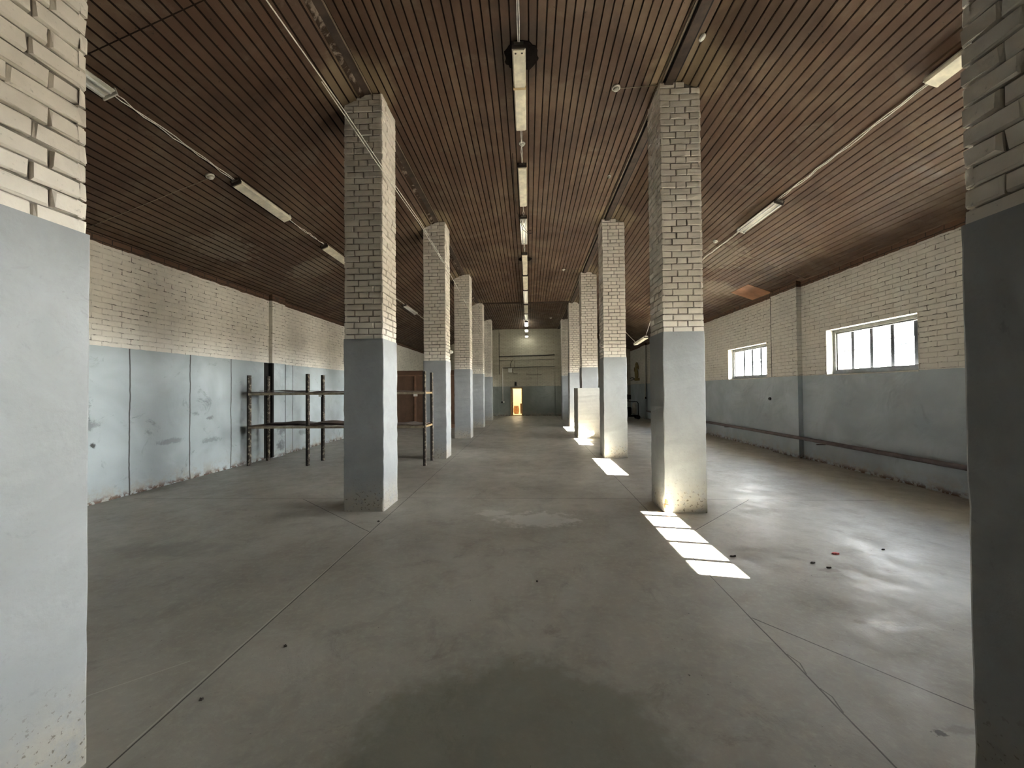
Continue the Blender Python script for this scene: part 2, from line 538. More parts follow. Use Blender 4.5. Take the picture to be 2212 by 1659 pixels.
WHITE = (0.70, 0.665, 0.60)
M_floor = floor_mat()
M_boards = board_mat()
M_groove = plain('board_gap_dirt', (0.020, 0.013, 0.010), 0.95, spec=0.1)
M_wallL = wall_mat('left_wall_paint', 2.155, 3.565, 'Y', (0.84, 0.80, 0.735), lines=(5.49, 6.509, 7.444, 9.45), stains=0.75,
                   blue=(0.38, 0.425, 0.45), dirty=0.95,
                   holes=((4.85, 1.30, 0.16, 0.22, 0.9), (5.0, 0.80, 0.05, 0.05, 1.0), (4.9, 1.08, 0.25, 0.12, 0.5), (6.15, 0.70, 0.35, 0.06, 0.35),
                          (6.95, 1.03, 0.10, 0.05, 0.5), (8.9, 0.62, 0.25, 0.18, 0.6), (8.85, 0.25, 0.2, 0.16, 0.6), (6.95, 0.62, 0.3, 0.06, 0.35), (9.9, 0.45, 0.3, 0.1, 0.4)))
M_wallR = wall_mat('right_wall_paint', 1.742, 3.63, 'Y', (0.66, 0.63, 0.575), stains=0.25, blue=(0.32, 0.36, 0.40), dirty=0.95, mm=0.25)
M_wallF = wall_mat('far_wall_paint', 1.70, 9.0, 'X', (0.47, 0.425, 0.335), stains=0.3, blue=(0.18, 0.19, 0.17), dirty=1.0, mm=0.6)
M_shaft = brick_shaft_mat('column_brick_paint', (0.76, 0.705, 0.635))
M_mortar = plain('column_mortar_paint', (0.19, 0.17, 0.145), 0.9, scale=20, var=0.35)
M_plaster = plaster_mat('column_grey_plaster', (0.265, 0.275, 0.285), (0.38, 0.345, 0.285))
M_plasterW = plaster_mat('column_pale_plaster', (0.35, 0.345, 0.325), (0.50, 0.45, 0.36), 0.7)
M_white = plain('white_painted_metal', (0.72, 0.70, 0.64), 0.45, spec=0.5, var=0.08)
M_opal = plain('opal_diffuser', (0.80, 0.75, 0.61), 0.35, spec=0.5, var=0.16, scale=9)
M_opal_stain = plain('diffuser_stain', (0.55, 0.40, 0.22), 0.5)
M_tube = plain('fluorescent_tube_glass', (0.82, 0.82, 0.80), 0.25, spec=0.6, var=0.03)
M_cap = plain('lamp_end_cap_dark', (0.05, 0.04, 0.035), 0.6)
M_tin = plain('lamp_tin_housing', (0.45, 0.43, 0.38), 0.5, metal=0.2)
M_lit = emissive('lit_fluorescent', (0.97, 1.0, 0.84), 1.1)
M_cable = plain('white_cable', (0.84, 0.81, 0.74), 0.5, var=0.2)
M_cabled = plain('dark_cable', (0.03, 0.025, 0.022), 0.6)
M_black = plain('black_gap', (0.012, 0.011, 0.010), 0.9)
M_soot = plain('soot_black', (0.010, 0.008, 0.007), 1.0, spec=0.05, var=0.5, scale=8)
M_beam = plain('dark_timber', (0.055, 0.036, 0.026), 0.7, var=0.3, scale=6, bump=0.5)
M_batten = plain('light_timber', (0.22, 0.17, 0.12), 0.6, var=0.25, scale=6, bump=0.5)
M_ply = plain('plywood_patch', (0.36, 0.17, 0.085), 0.6, var=0.25, scale=3)
M_panel = plain('brown_board_panel', (0.115, 0.060, 0.034), 0.65, var=0.2, scale=3)
M_rail = plain('brown_rail', (0.20, 0.105, 0.060), 0.6, var=0.2, scale=5)
M_pipe = plain('red_brown_pipe', (0.155, 0.125, 0.13), 0.6, var=0.15, scale=5)
M_frame = plain('window_frame_paint', (0.17, 0.17, 0.165), 0.8, spec=0.1, var=0.15)
M_reveal = plain('window_reveal_plaster', (0.50, 0.49, 0.44), 0.8, var=0.1, bump=0.4)
M_grille = plain('grille_steel', (0.10, 0.10, 0.11), 0.6, var=0.2)
M_bar = plain('grille_bar_grey', (0.022, 0.023, 0.027), 0.95, spec=0.0, var=0.2)
M_glow = plain('warm_room_paint', (0.80, 0.74, 0.58), 0.7, var=0.06, scale=2)
M_woodlt = plain('door_frame_wood', (0.40, 0.27, 0.13), 0.55, var=0.2)
M_doorred = plain('door_leaf_brown', (0.10, 0.035, 0.02), 0.5, var=0.2)
M_red = plain('red_paper', (0.62, 0.12, 0.11), 0.7, var=0.35, scale=40)
M_leaf = plain('dry_dark_scrap', (0.05, 0.04, 0.032), 0.8, var=0.3)
M_gold = plain('ochre_plywood', (0.23, 0.17, 0.06), 0.7, var=0.2)
M_tank = plain('pale_tank_paint', (0.55, 0.54, 0.50), 0.5)
M_brick = plain('bare_clay_brick', (0.50, 0.22, 0.10), 0.85, var=0.25, scale=20, bump=0.8)

# rusty, dirty post paint for the rack
def rack_mat():
    b = NB('rack_post_paint')
    n1 = b.noise(16.0, 5, 0.7)
    c = b.mix(b.ramp(n1, 0.50, 0.64), (0.07, 0.055, 0.045), (0.42, 0.36, 0.27))
    return b.fin(c, 0.6, b.bump(n1, 0.003, 0.6), spec=0.3)
M_rack = rack_mat()
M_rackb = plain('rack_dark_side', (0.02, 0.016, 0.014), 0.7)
M_deck = plain('shelf_board_grey_brown', (0.17, 0.13, 0.115), 0.7, var=0.25, scale=6, bump=0.4)
M_edge = plain('shelf_rail_tan', (0.30, 0.25, 0.18), 0.6, var=0.3, scale=9)

# architectural glass: see-through with a fresnel reflection
g = NB('window_glass')
g.t.nodes.remove(g.b)
tr = g.n('ShaderNodeBsdfTransparent'); tr.inputs[0].default_value = (0.93, 0.95, 0.95, 1)
gl = g.n('ShaderNodeBsdfGlossy'); gl.inputs['Roughness'].default_value = 0.03
fr = g.n('ShaderNodeLayerWeight'); fr.inputs[0].default_value = 0.5
fk = g.math('ADD', g.math('MULTIPLY', g.math('POWER', fr.outputs['Facing'], 5.0), 0.9), 0.03)
mx = g.n('ShaderNodeMixShader')
g.link(fk, mx.inputs[0]); g.link(tr.outputs[0], mx.inputs[1]); g.link(gl.outputs[0], mx.inputs[2])
g.link(mx.outputs[0], g.out.inputs[0])
M_glass = g.m

# ------------------------------------------------------------------ floor
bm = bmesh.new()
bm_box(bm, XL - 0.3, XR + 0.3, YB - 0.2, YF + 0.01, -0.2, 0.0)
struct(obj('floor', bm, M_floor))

# ------------------------------------------------------------------ ceiling (real boards with V gaps, swept along the hall)
STN = [(YB, 5.29), (4.7, 5.27), (8.5, 5.24), (12.04, 5.13), (15.5, 5.00), (19.1, 4.98), (YF + 0.05, 5.0)]
CX = [(-5.95, 0.0, 3.66), (-2.22, 1.0, -0.11), (-2.02, 1.0, 0.0), (1.90, 1.0, 0.0), (2.06, 1.0, -0.07), (5.87, 0.0, 3.715)]
def ceil_h(x, zc):
    pr = None
    for (x0, k0, z0), (x1, k1, z1) in zip(CX, CX[1:]):
        if x <= x1 or x1 == CX[-1][0]:
            a = k0 * zc + z0
            b_ = k1 * zc + z1
            t = (x - x0) / (x1 - x0)
            return a + (b_ - a) * t
def ceil_z(x, y):
    for (y0, z0), (y1, z1) in zip(STN, STN[1:]):
        if y <= y1:
            return ceil_h(x, z0 + (z1 - z0) * max(0, (y - y0)) / (y1 - y0))
    return ceil_h(x, STN[-1][1])
bm = bmesh.new()
lay = bm.faces.layers.float.new('board_rnd')
cols = []   # (x, dz, tag) ; tag of the strip to the right of it
x = -5.95
prof = []
rr = random.Random(3)
while x < 5.87:
    w = 0.094 * rr.uniform(0.93, 1.07)
    r = rr.random()
    x1 = min(x + w, 5.87)
    prof.append((x, 0.012, 1, r))
    prof.append((x + 0.005, 0.013, 0, r))
    prof.append((x + 0.010, 0.0, 0, r))
    prof.append((x1 - 0.007, 0.0, 1, r))
    x = x1
prof.append((5.87, 0.0, 0, 0))
rows = []
for (yy, zc) in STN:
    rows.append([bm.verts.new((px, yy, ceil_h(px, zc) + dz)) for (px, dz, tg, r) in prof])
for a, b_ in zip(rows, rows[1:]):
    for i in range(len(prof) - 1):
        f = bm.faces.new((a[i], b_[i], b_[i + 1], a[i + 1]))
        f.material_index = prof[i][2]
        f[lay] = prof[i][3]
struct(obj('ceiling', bm, [M_boards, M_groove], recalc=False))

# timber strips and gaps above the two column lines
def strip(name, xa, xb, drop, mat, y0=YB + 0.05, y1=YF - 0.05, up_=0.0):
    bm = bmesh.new()
    ys = [y0] + [s_[0] for s_ in STN if y0 < s_[0] < y1] + [y1]
    prev = None
    for yy in ys:
        za, zb = ceil_z(xa, yy), ceil_z(xb, yy)
        ring = [bm.verts.new(p) for p in ((xa, yy, za - drop), (xb, yy, zb - drop), (xb, yy, zb - 0.0005 + up_), (xa, yy, za - 0.0005 + up_))]
        if prev:
            for k in range(4):
                bm.faces.new((prev[k], prev[(k + 1) % 4], ring[(k + 1) % 4], ring[k]))
        else:
            bm.faces.new(ring)
        prev = ring
    bm.faces.new(prev)
    return struct(obj(name, bm, mat))
strip('trim_1', 1.655, 1.675, 0.022, M_batten)
strip('trim_2', 1.675, 1.700, 0.006, M_black)
strip('trim_3', 1.700, 1.800, 0.045, M_beam)
strip('trim_4', 1.800, 1.835, 0.006, M_black)
def joint_mat():
    b = NB('rough_joint')
    n1 = b.noise(7.0, 5, 0.75, dist=0.8)
    c = b.mix(b.ramp(n1, 0.50, 0.64), (0.05, 0.032, 0.022), (0.26, 0.21, 0.17))
    return b.fin(c, 0.85, b.bump(n1, 0.02, 0.8), spec=0.1)
strip('trim_5', -2.105, -2.045, 0.016, joint_mat())
strip('trim_6', -2.045, -1.955, 0.012, M_beam)
strip('trim_7', -1.955, -1.945, 0.020, M_batten)
# cross battens
def cross(name, xa, xb, yy, drop, w, mat):
    bm = bmesh.new()
    n = 24
    prev = None
    for i in range(n + 1):
        xx = xa + (xb - xa) * i / n
        z0 = ceil_z(xx, yy)
        ring = [bm.verts.new(p) for p in ((xx, yy - w / 2, z0 - drop), (xx, yy + w / 2, z0 - drop), (xx, yy + w / 2, z0 - 0.0005), (xx, yy - w / 2, z0 - 0.0005))]
        if prev:
            for k in range(4):
                bm.faces.new((prev[k], prev[(k + 1) % 4], ring[(k + 1) % 4], ring[k]))
        else:
            bm.faces.new(ring)
        prev = ring
    bm.faces.new(prev)
    return struct(obj(name, bm, mat))
cross('trim_8', -1.9, 1.7, 15.52, 0.05, 0.05, M_beam)
cross('trim_9', -5.8, -2.3, 3.23, 0.002, 0.011, M_groove)

# ------------------------------------------------------------------ walls
def cell_wall(name, fixed, thick, us, zs, holes, axis, mats, reveal=True):
    """wall with rectangular holes; fixed = inner plane, thick = signed thickness"""
    bm = bmesh.new()
    def P(a, u, z):
        return (a, u, z) if axis == 'Y' else (u, a, z)
    us = sorted(set(us + [h for hl in holes for h in hl[:2]]))
    zs = sorted(set(zs + [h for hl in holes for h in hl[2:]]))
    for a in (fixed, fixed + thick):
        for u0, u1 in zip(us, us[1:]):
            for z0, z1 in zip(zs, zs[1:]):
                if any(h[0] <= u0 and u1 <= h[1] and h[2] <= z0 and z1 <= h[3] for h in holes):
                    continue
                bm.faces.new([bm.verts.new(P(a, u, z)) for u, z in ((u0, z0), (u1, z0), (u1, z1), (u0, z1))])
    for (u0, u1, z0, z1) in holes:
        for (ua, za), (ub, zb) in (((u0, z0), (u1, z0)), ((u1, z0), (u1, z1)), ((u1, z1), (u0, z1)), ((u0, z1), (u0, z0))):
            f = bm.faces.new([bm.verts.new(P(fixed, ua, za)), bm.verts.new(P(fixed, ub, zb)), bm.verts.new(P(fixed + thick, ub, zb)), bm.verts.new(P(fixed + thick, ua, za))])
            f.material_index = 1
    bmesh.ops.remove_doubles(bm, verts=bm.verts, dist=1e-5)
    return struct(obj(name, bm, mats))

wr = cell_wall('wall_right', XR, WALLT, [YB, YF], [0.0, 4.2], [(a, b, WZ0, WZ1) for a, b in WIN], 'Y', [M_wallR, M_reveal])
wl = struct(box_obj('wall_left', XL - 0.4, XL, YB, YF, 0.0, 4.2, M_wallL))
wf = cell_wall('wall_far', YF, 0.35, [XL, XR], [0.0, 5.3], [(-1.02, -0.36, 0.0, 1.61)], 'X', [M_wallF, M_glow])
wb = struct(box_obj('wall_back', XL, XR, YB - 0.3, YB, 0.0, 5.5, M_wallF))

# pilasters are children of the walls
def pilaster(parent, x0, x1, y0, y1, z1, mat):
    bm = bmesh.new()
    bm_box(bm, x0, x1, y0, y1, 0.0, z1)
    return obj('pilaster', bm, mat, parent)
pilaster(wl, XL - 0.02, XL + 0.085, 8.56, 9.02, 3.72, M_wallL)
pilaster(wr, XR - 0.095, XR + 0.02, 8.50, 9.38, 3.78, M_wallR)
pilaster(wr, XR - 0.095, XR + 0.02, 19.3, 20.1, 3.78, M_wallR)
pilaster(wf, -2.17, -1.72, YF - 0.09, YF + 0.02, 4.93, M_wallF)
pilaster(wf, 1.53, 1.95, YF - 0.09, YF + 0.02, 4.96, M_wallF)
# black painted flank strip of the left pilaster, and the thin black joint beside it
bm = bmesh.new()
bm_box(bm, XL + 0.001, XL + 0.092, 8.545, 8.561, 0.02, 2.15)
bm_box(bm, XL + 0.001, XL + 0.006, 8.40, 8.548, 0.02, 2.15)
bm_box(bm, XL + 0.085, XL + 0.092, 8.555, 8.60, 0.02, 2.15)
struct(obj('trim_10', bm, M_black))
struct(box_obj('trim_11', XL + 0.001, XL + 0.088, 9.015, 9.03, 0.02, 2.15, M_black))
# crack beside the right pilaster
struct(box_obj('trim_12', XR - 0.098, XR - 0.094, 9.372, 9.386, 1.75, 3.6, M_black))

# unseen beam added outside the windows to narrow the sun patches
struct(box_obj('added_sun_blocker', 9.10, 9.22, YB - 2, YF + 2, 3.38, 3.95, M_beam))

# ------------------------------------------------------------------ windows
def window(idx, a, b):
    root = bpy.data.objects.new('window_%d' % idx, None)
    COL.objects.link(root)
    root.location = (XR, a, WZ0)
    root['kind'] = 'structure'
    L, Hh = b - a, WZ1 - WZ0
    bm = bmesh.new()
    t = 0.055
    x0, x1 = 0.13, 0.20
    bm_box(bm, x0, x1, 0.002, L - 0.002, 0.002, t + 0.02)
    bm_box(bm, x0, x1, 0.002, L - 0.002, Hh - t, Hh - 0.002)
    bm_box(bm, x0, x1, 0.002, t, t + 0.02, Hh - t)
    bm_box(bm, x0, x1, L - t, L - 0.002, t + 0.02, Hh - t)
    # inner sash step
    bm_box(bm, x0 + 0.025, x1 - 0.01, t, t + 0.022, t + 0.02, Hh - t)
    bm_box(bm, x0 + 0.025, x1 - 0.01, L - t - 0.022, L - t, t + 0.02, Hh - t)
    bm_box(bm, x0 + 0.025, x1 - 0.01, t, L - t, Hh - t - 0.025, Hh - t)
    bm_box(bm, x0 + 0.025, x1 - 0.01, t, L - t, t + 0.02, t + 0.04)
    wfr = obj('window_frame', bm, M_frame, root)
    bm = bmesh.new()
    bm_box(bm, 0.165, 0.169, t, L - t, t + 0.02, Hh - t)
    obj('window_pane', bm, M_glass, wfr)
    box_obj('window_sill', -0.012, 0.128, -0.01, L + 0.01, -0.018, 0.004, M_reveal, root)
    bm = bmesh.new()
    bm_box(bm, 0.315, 0.325, 0.0, L, 0.445, 0.460)
    bm_box(bm, 0.315, 0.325, 0.0, L, 0.565, 0.575)
    k = 0.34
    while k < L - 0.1:
        bm_box(bm, 0.300, 0.314, k - 0.03, k + 0.03, 0.0, Hh)
        k += 0.40
    gr = obj('window_grille', bm, M_bar, root)
    return root
for i, (a, b) in enumerate(WIN):
    window(i + 1, a, b)

# ------------------------------------------------------------------ columns
def brick_slabs(bm, lay, rnd, w, d, z0, z1, top_cut=None):
    ch = 0.0765
    n = int((z1 - z0) / ch + 0.5)
    ch = (z1 - z0) / n
    j = 0.009
    for i in range(n):
        za, zb = z0 + i * ch + j * 0.5, z0 + (i + 1) * ch - j * 0.5
        for side in range(4):
            L = w if side % 2 == 0 else d
            even = (i + (side % 2)) % 2 == 0
            cuts = [0, .25, .75, 1] if even else [0, .375, .63, 1]
            if rnd.random() < 0.12: cuts = [0, .5, 1] if rnd.random() < .5 else [0, .25, .5, .75, 1]
            cuts = [c + (rnd.uniform(-.015, .015) if 0 < c < 1 else 0) for c in cuts]
            for c0, c1 in zip(cuts, cuts[1:]):
                a0 = c0 * L + (j * 0.5 if c0 > 0 else 0)
                a1 = c1 * L - (j * 0.5 if c1 < 1 else 0)
                if top_cut and i == n - 1 and top_cut(side, (a0 + a1) / 2 / L):
                    continue
                pr = rnd.uniform(-0.005, 0.005)
                r = rnd.random()
                rings = []
                for dep, ins in ((-0.030, 0.0), (-0.009, 0.0), (0.0, 0.006)):
                    rg = []
                    for (u, v) in ((a0 + ins, za + ins), (a1 - ins, za + ins), (a1 - ins, zb - ins), (a0 + ins, zb - ins)):
                        u += rnd.uniform(-.004, .004); v += rnd.uniform(-.0035, .0035)
                        q = dep + pr + rnd.uniform(-.003, .003)
                        u = min(max(u, -0.002), L + 0.002)
                        if side == 0: p = (u, -q, v)
                        elif side == 1: p = (w + q, u, v)
                        elif side == 2: p = (w - u, d + q, v)
                        else: p = (-q, d - u, v)
                        rg.append(bm.verts.new(p))
                    rings.append(rg)
                for A, B in zip(rings, rings[1:]):
                    for k in range(4):
                        f = bm.faces.new((A[k], A[(k + 1) % 4], B[(k + 1) % 4], B[k]))
                        f[lay] = r
                f = bm.faces.new(rings[-1]); f[lay] = r


def plaster_block(bm, x0, x1, y0, y1, z0, z1, rnd, jit=0.004, seg=24, chips=()):
    """box with softened, slightly uneven vertical arrises"""
    rings = []
    c = 0.008
    for i in range(seg + 1):
        z = z0 + (z1 - z0) * i / seg
        ring = []
        for (X, Y, sx_, sy2) in ((x0, y0, 1, 1), (x1, y0, -1, 1), (x1, y1, -1, -1), (x0, y1, 1, -1)):
            jx, jy = rnd.uniform(-jit, jit), rnd.uniform(-jit, jit)
            cc = c + abs(rnd.gauss(0, 0.003))
            for (cx_, cy2, cz, cr_, dp) in chips:
                if abs(X - cx_) < .02 and abs(Y - cy2) < .02:
                    cc += dp * max(0, 1 - abs(z - cz) / cr_)
            pts = [(X + jx, Y + jy + sy2 * cc), (X + jx + sx_ * cc * .3, Y + jy + sy2 * cc * .3), (X + jx + sx_ * cc, Y + jy)]
            if (sx_, sy2) in ((-1, 1), (1, -1)): pts = pts[::-1]
            ring += [bm.verts.new((p[0], p[1], z)) for p in pts]
        rings.append(ring)
    n = len(rings[0])
    for A, B in zip(rings, rings[1:]):
        for k in range(n):
            bm.faces.new((A[k], A[(k + 1) % n], B[(k + 1) % n], B[k]))
    bm.faces.new(rings[0]); bm.faces.new(rings[-1])


def column(x, y, w, d, zb, label, seed, ztop=None, grow=0.010, pmat=None, chips=(), cut=None):
    rnd = random.Random(seed)
    t = thing('brick_column', label, 'column', (x, y, 0), 0, 'painted brick columns in two rows')
    zt = ztop if ztop else min(ceil_z(x, y), ceil_z(x + w, y))
    bm = bmesh.new()
    lay = bm.faces.layers.float.new('brick_rnd')
    brick_slabs(bm, lay, rnd, w, d, zb - 0.02, zt - 0.004, cut)
    nb = len(bm.faces)
    g0 = 0.017
    core = bm_box(bm, g0, w - g0, g0, d - g0, zb - 0.03, zt + 0.05, 1)
    bmesh.ops.recalc_face_normals(bm, faces=bm.faces)
    obj('brick_shaft', bm, [M_shaft, M_mortar], t, recalc=False)
    bm = bmesh.new()
    plaster_block(bm, -grow, w + grow, -grow, d + grow, 0.0, zb, rnd, chips=chips, jit=(0.0012 if y < 2 else 0.0035))
    obj('plaster_base', bm, pmat or M_plaster, t)
    return t

WL, WR_, DP = 0.49, 0.485, 0.49
YL = [1.03, 4.79, 8.49, 12.05, 15.5, 19.08]
YR = [1.03, 4.80, 8.56, 12.05, 15.64, 19.2]
labL = ['white brick column at the left edge of the photo, closest, cut off by the frame',
        'big white brick column left of the aisle with a cable crossing its face, beside the shelving rack',
        'second full column on the left, just right of the end of the shelving rack',
        'third full column on the left, right of the brown partition edge',
        'fourth full column on the left, in front of the far end of the brown partition',
        'most distant column of the left row, next to the far wall']
labR = ['shaded dark column at the right edge of the photo, closest on the right',
        'big white brick column right of the aisle with the largest sun patch at its foot',
        'second full column on the right, pale grey foot, behind the big sunlit column',
        'third column on the right, standing in a wide pale plaster plinth',
        'fourth column on the right, partly hidden by the plinth column',
        'most distant column of the right row, dark blue foot, next to the far wall']
def step_cut(side, c):
    return side == 0 and c < 0.33
for i in range(6):
    column(-1.82 - WL, YL[i], WL, DP, 2.155, labL[i], 20 + i, ztop=(ceil_z(-1.95, YL[i]) if i != 1 else 5.262) if False else ceil_z(-2.0, YL[i]),
           chips=(((WL + .01, -.01, 0.05, 0.12, 0.02),) if i == 1 else ()), cut=step_cut)
for i in range(6):
    zb = 2.19 if i < 3 else 2.17
    if i == 0:
        zb = 2.10
    column(1.64, YR[i], WR_, DP, zb, labR[i], 50 + i, ztop=ceil_z(1.8, YR[i]),
           chips=(((-.01, -.01, 0.10, 0.16, 0.055),) if i == 1 else ((WR_ + .01, -.01, 0.1, 0.1, 0.02),)),
           cut=(lambda s_, c: s_ == 0 and c > 0.66), pmat=(M_plasterW if i in (1, 2) and False else None))
# wide plaster plinth round the third right column
cr3 = [o_ for o_ in COL.objects if o_.get('label') == labR[3]][0]
bm = bmesh.new()
plaster_block(bm, -0.145, WR_ + 0.075, -0.10, DP + 0.42, 0.0, 1.535, random.Random(5))
bm.faces.ensure_lookup_table()
pl = obj('plinth', bm, M_plasterW, cr3)
pl['label'] = 'wide pale plaster plinth'
# bare brick showing at the broken corner of the sunlit column
cr1 = [o_ for o_ in COL.objects if o_.get('label') == labR[1]][0]
bm = bmesh.new()
bm_box(bm, -0.004, 0.07, -0.004, 0.07, 0.045, 0.10)
bm_box(bm, -0.002, 0.05, -0.002, 0.06, 0.106, 0.165)
eb = obj('exposed_brick', bm, M_brick, cr1, bevel=0.006)
eb['label'] = 'bare orange brick in the broken corner'

# small white sensor on the aisle face of the second left column
bm = bmesh.new()
bm_lathe(bm, [(0.045, 0.0), (0.045, 0.02), (0.030, 0.07), (0.004, 0.085)], (0, 0, 0), 16, 'X')
t = tag(obj('wall_sensor', bm, M_white), 'small white cone sensor on the aisle face of the second full left column', 'sensor')
t.location = (-1.81, 8.86, 2.38)

# ------------------------------------------------------------------ far doorway and the lit room behind
fr_ = bpy.data.objects.new('door_1', None); COL.objects.link(fr_); fr_['kind'] = 'structure'
fr_.location = (-0.69, YF, 0)
bm = bmesh.new()
bm_box(bm, -0.36, -0.285, -0.025, 0.12, 0, 1.64)
bm_box(bm, 0.27, 0.345, -0.025, 0.12, 0, 1.64)
bm_box(bm, -0.36, 0.345, -0.025, 0.12, 1.565, 1.65)
obj('door_frame', bm, M_woodlt, fr_)
bm = bmesh.new()
bm_box(bm, -0.285, -0.245, 0.06, 0.70, 0.01, 1.56)
bm_box(bm, -0.245, -0.238, 0.14, 0.62, 0.15, 0.75)
bm_box(bm, -0.245, -0.238, 0.14, 0.62, 0.85, 1.45)
obj('door_leaf', bm, M_doorred, fr_)
box_obj('door_threshold', -0.285, 0.27, -0.03, 0.30, 0.0, 0.035, M_woodlt, fr_)
bm = bmesh.new()
x0, x1, y0, y1, z1 = -1.6, 0.6, YF + 0.36, YF + 3.4, 2.3
bm_box(bm, x0 - .1, x0, y0, y1, 0, z1); bm_box(bm, x1, x1 + .1, y0, y1, 0, z1)
bm_box(bm, x0 - .1, x1 + .1, y1, y1 + .1, 0, z1); bm_box(bm, x0 - .1, x1 + .1, y0, y1 + .1, z1, z1 + .1)
bm_box(bm, x0 - .1, x1 + .1, y0 - .001, y1 + .1, -.1, 0)
struct(obj('wall_annex', bm, M_glow))
pl_ = bpy.data.lights.new('annex_lamp', 'POINT'); pl_.energy = 6.5; pl_.color = (1.0, 0.86, 0.64); pl_.shadow_soft_size = 0.12
po = bpy.data.objects.new('annex_lamp', pl_); COL.objects.link(po); po.location = (-0.4, YF + 1.7, 2.0)
# stack of crates and a basket in the lit room
t = thing('wooden_crate', 'orange wooden slatted crate seen through the lit doorway', 'crate', (-0.36, YF + 1.9, 0.0))
bm = bmesh.new()
for k in range(5):
    bm_box(bm, -0.17 + k * 0.072, -0.115 + k * 0.072, -0.16, -0.145, 0.04, 0.62)
bm_box(bm, -0.18, 0.18, -0.143, 0.16, 0.02, 0.60)
obj('crate_body', bm, M_rail, t)
box_obj('crate_lid', -0.19, 0.19, -0.17, 0.17, 0.60, 0.635, M_doorred, t)
bm = bmesh.new()
bm_lathe(bm, [(0.13, 0.0), (0.17, 0.12), (0.18, 0.30), (0.15, 0.45), (0.15, 0.50)], (0, 0, 0), 18)
bk = obj('wicker_basket', bm, plain('wicker', (0.40, 0.20, 0.10), 0.7, var=0.5, scale=40))
bk.location = (-0.78, YF + 1.75, 0.0)
tag(bk, 'round reddish wicker basket beside the crate beyond the lit doorway', 'basket')

# ------------------------------------------------------------------ far wall services
tag(tube_obj('conduit_pipe', [(-1.70, YF - .03, 3.42), (-0.6, YF - .03, 3.45), (1.0, YF - .03, 3.47), (1.5, YF - .03, 3.50)], 0.022, M_cabled), 'thick dark conduit running the width of the far brick wall, uppermost of the conduits', 'pipe')
tag(tube_obj('conduit_pipe', [(-1.70, YF - .02, 3.20), (0.3, YF - .02, 3.22), (1.50, YF - .02, 3.24)], 0.008, M_cabled), 'hair-thin cable just below the thick conduit on the far wall', 'cable')
tag(tube_obj('conduit_pipe', [(-1.5, YF - .03, 2.77), (-0.2, YF - .03, 2.80), (1.50, YF - .03, 2.83)], 0.014, M_cabled), 'dark conduit on the far wall at the height of the white junction box', 'pipe')
tag(tube_obj('conduit_pipe', [(-0.1, YF - .03, 2.44), (-0.1, YF - .03, 2.36), (0.75, YF - .03, 2.36)], 0.010, M_cabled), 'short bent dark conduit on the far wall, above and right of the doorway', 'pipe')
tag(tube_obj('conduit_pipe', [(-1.68, YF - .02, 4.8), (-1.69, YF - .02, 2.4)], 0.010, M_cabled), 'long vertical dark cable in the left corner of the far wall', 'cable')
tag(tube_obj('conduit_pipe', [(0.50, YF - .02, 2.8), (0.50, YF - .02, 1.72)], 0.0052, M_cabled), 'thin vertical dark cable down the middle of the far brick wall', 'cable')
t = thing('drop_conduit', 'white vertical conduit ending in a socket, left of the lit doorway', 'conduit', (-1.50, YF - 0.03, 0))
tube_obj('conduit', [(0, 0, 2.75), (0, 0, 0.84)], 0.018, M_white, t)
box_obj('socket', -0.10, 0.02, -0.03, 0.02, 0.74, 0.83, M_black, t)
box_obj('socket_cover', 0.02, 0.09, -0.03, 0.02, 0.76, 0.84, M_white, t)
t = thing('junction_box', 'square white junction box with loose cables on the far wall', 'box', (-1.05, YF, 2.5))
box_obj('box_body', -0.12, 0.10, -0.07, -0.001, 0.0, 0.25, M_white, t, bevel=0.006)
tube_obj('cable', [(0.04, -0.03, 0.25), (0.02, -0.03, 0.45), (0.06, -0.03, 0.62), (0.13, -0.03, 0.70)], 0.014, M_cabled, t)
tube_obj('cable', [(0.12, -0.03, 0.20), (0.13, -0.03, 0.02), (0.20, -0.03, -0.06), (0.42, -0.03, -0.06)], 0.010, M_cabled, t)
tube_obj('cable', [(0.24, -0.03, 0.66), (0.27, -0.03, 0.45), (0.24, -0.03, 0.30)], 0.008, M_cabled, t)
t = tag(box_obj('door_lamp', -0.05, 0.05, -0.10, 0.0, 0.0, 0.20, M_black, bevel=0.01), 'small black fitting on the wall right above the lit doorway', 'lamp')
t.location = (-0.75, YF, 1.74)

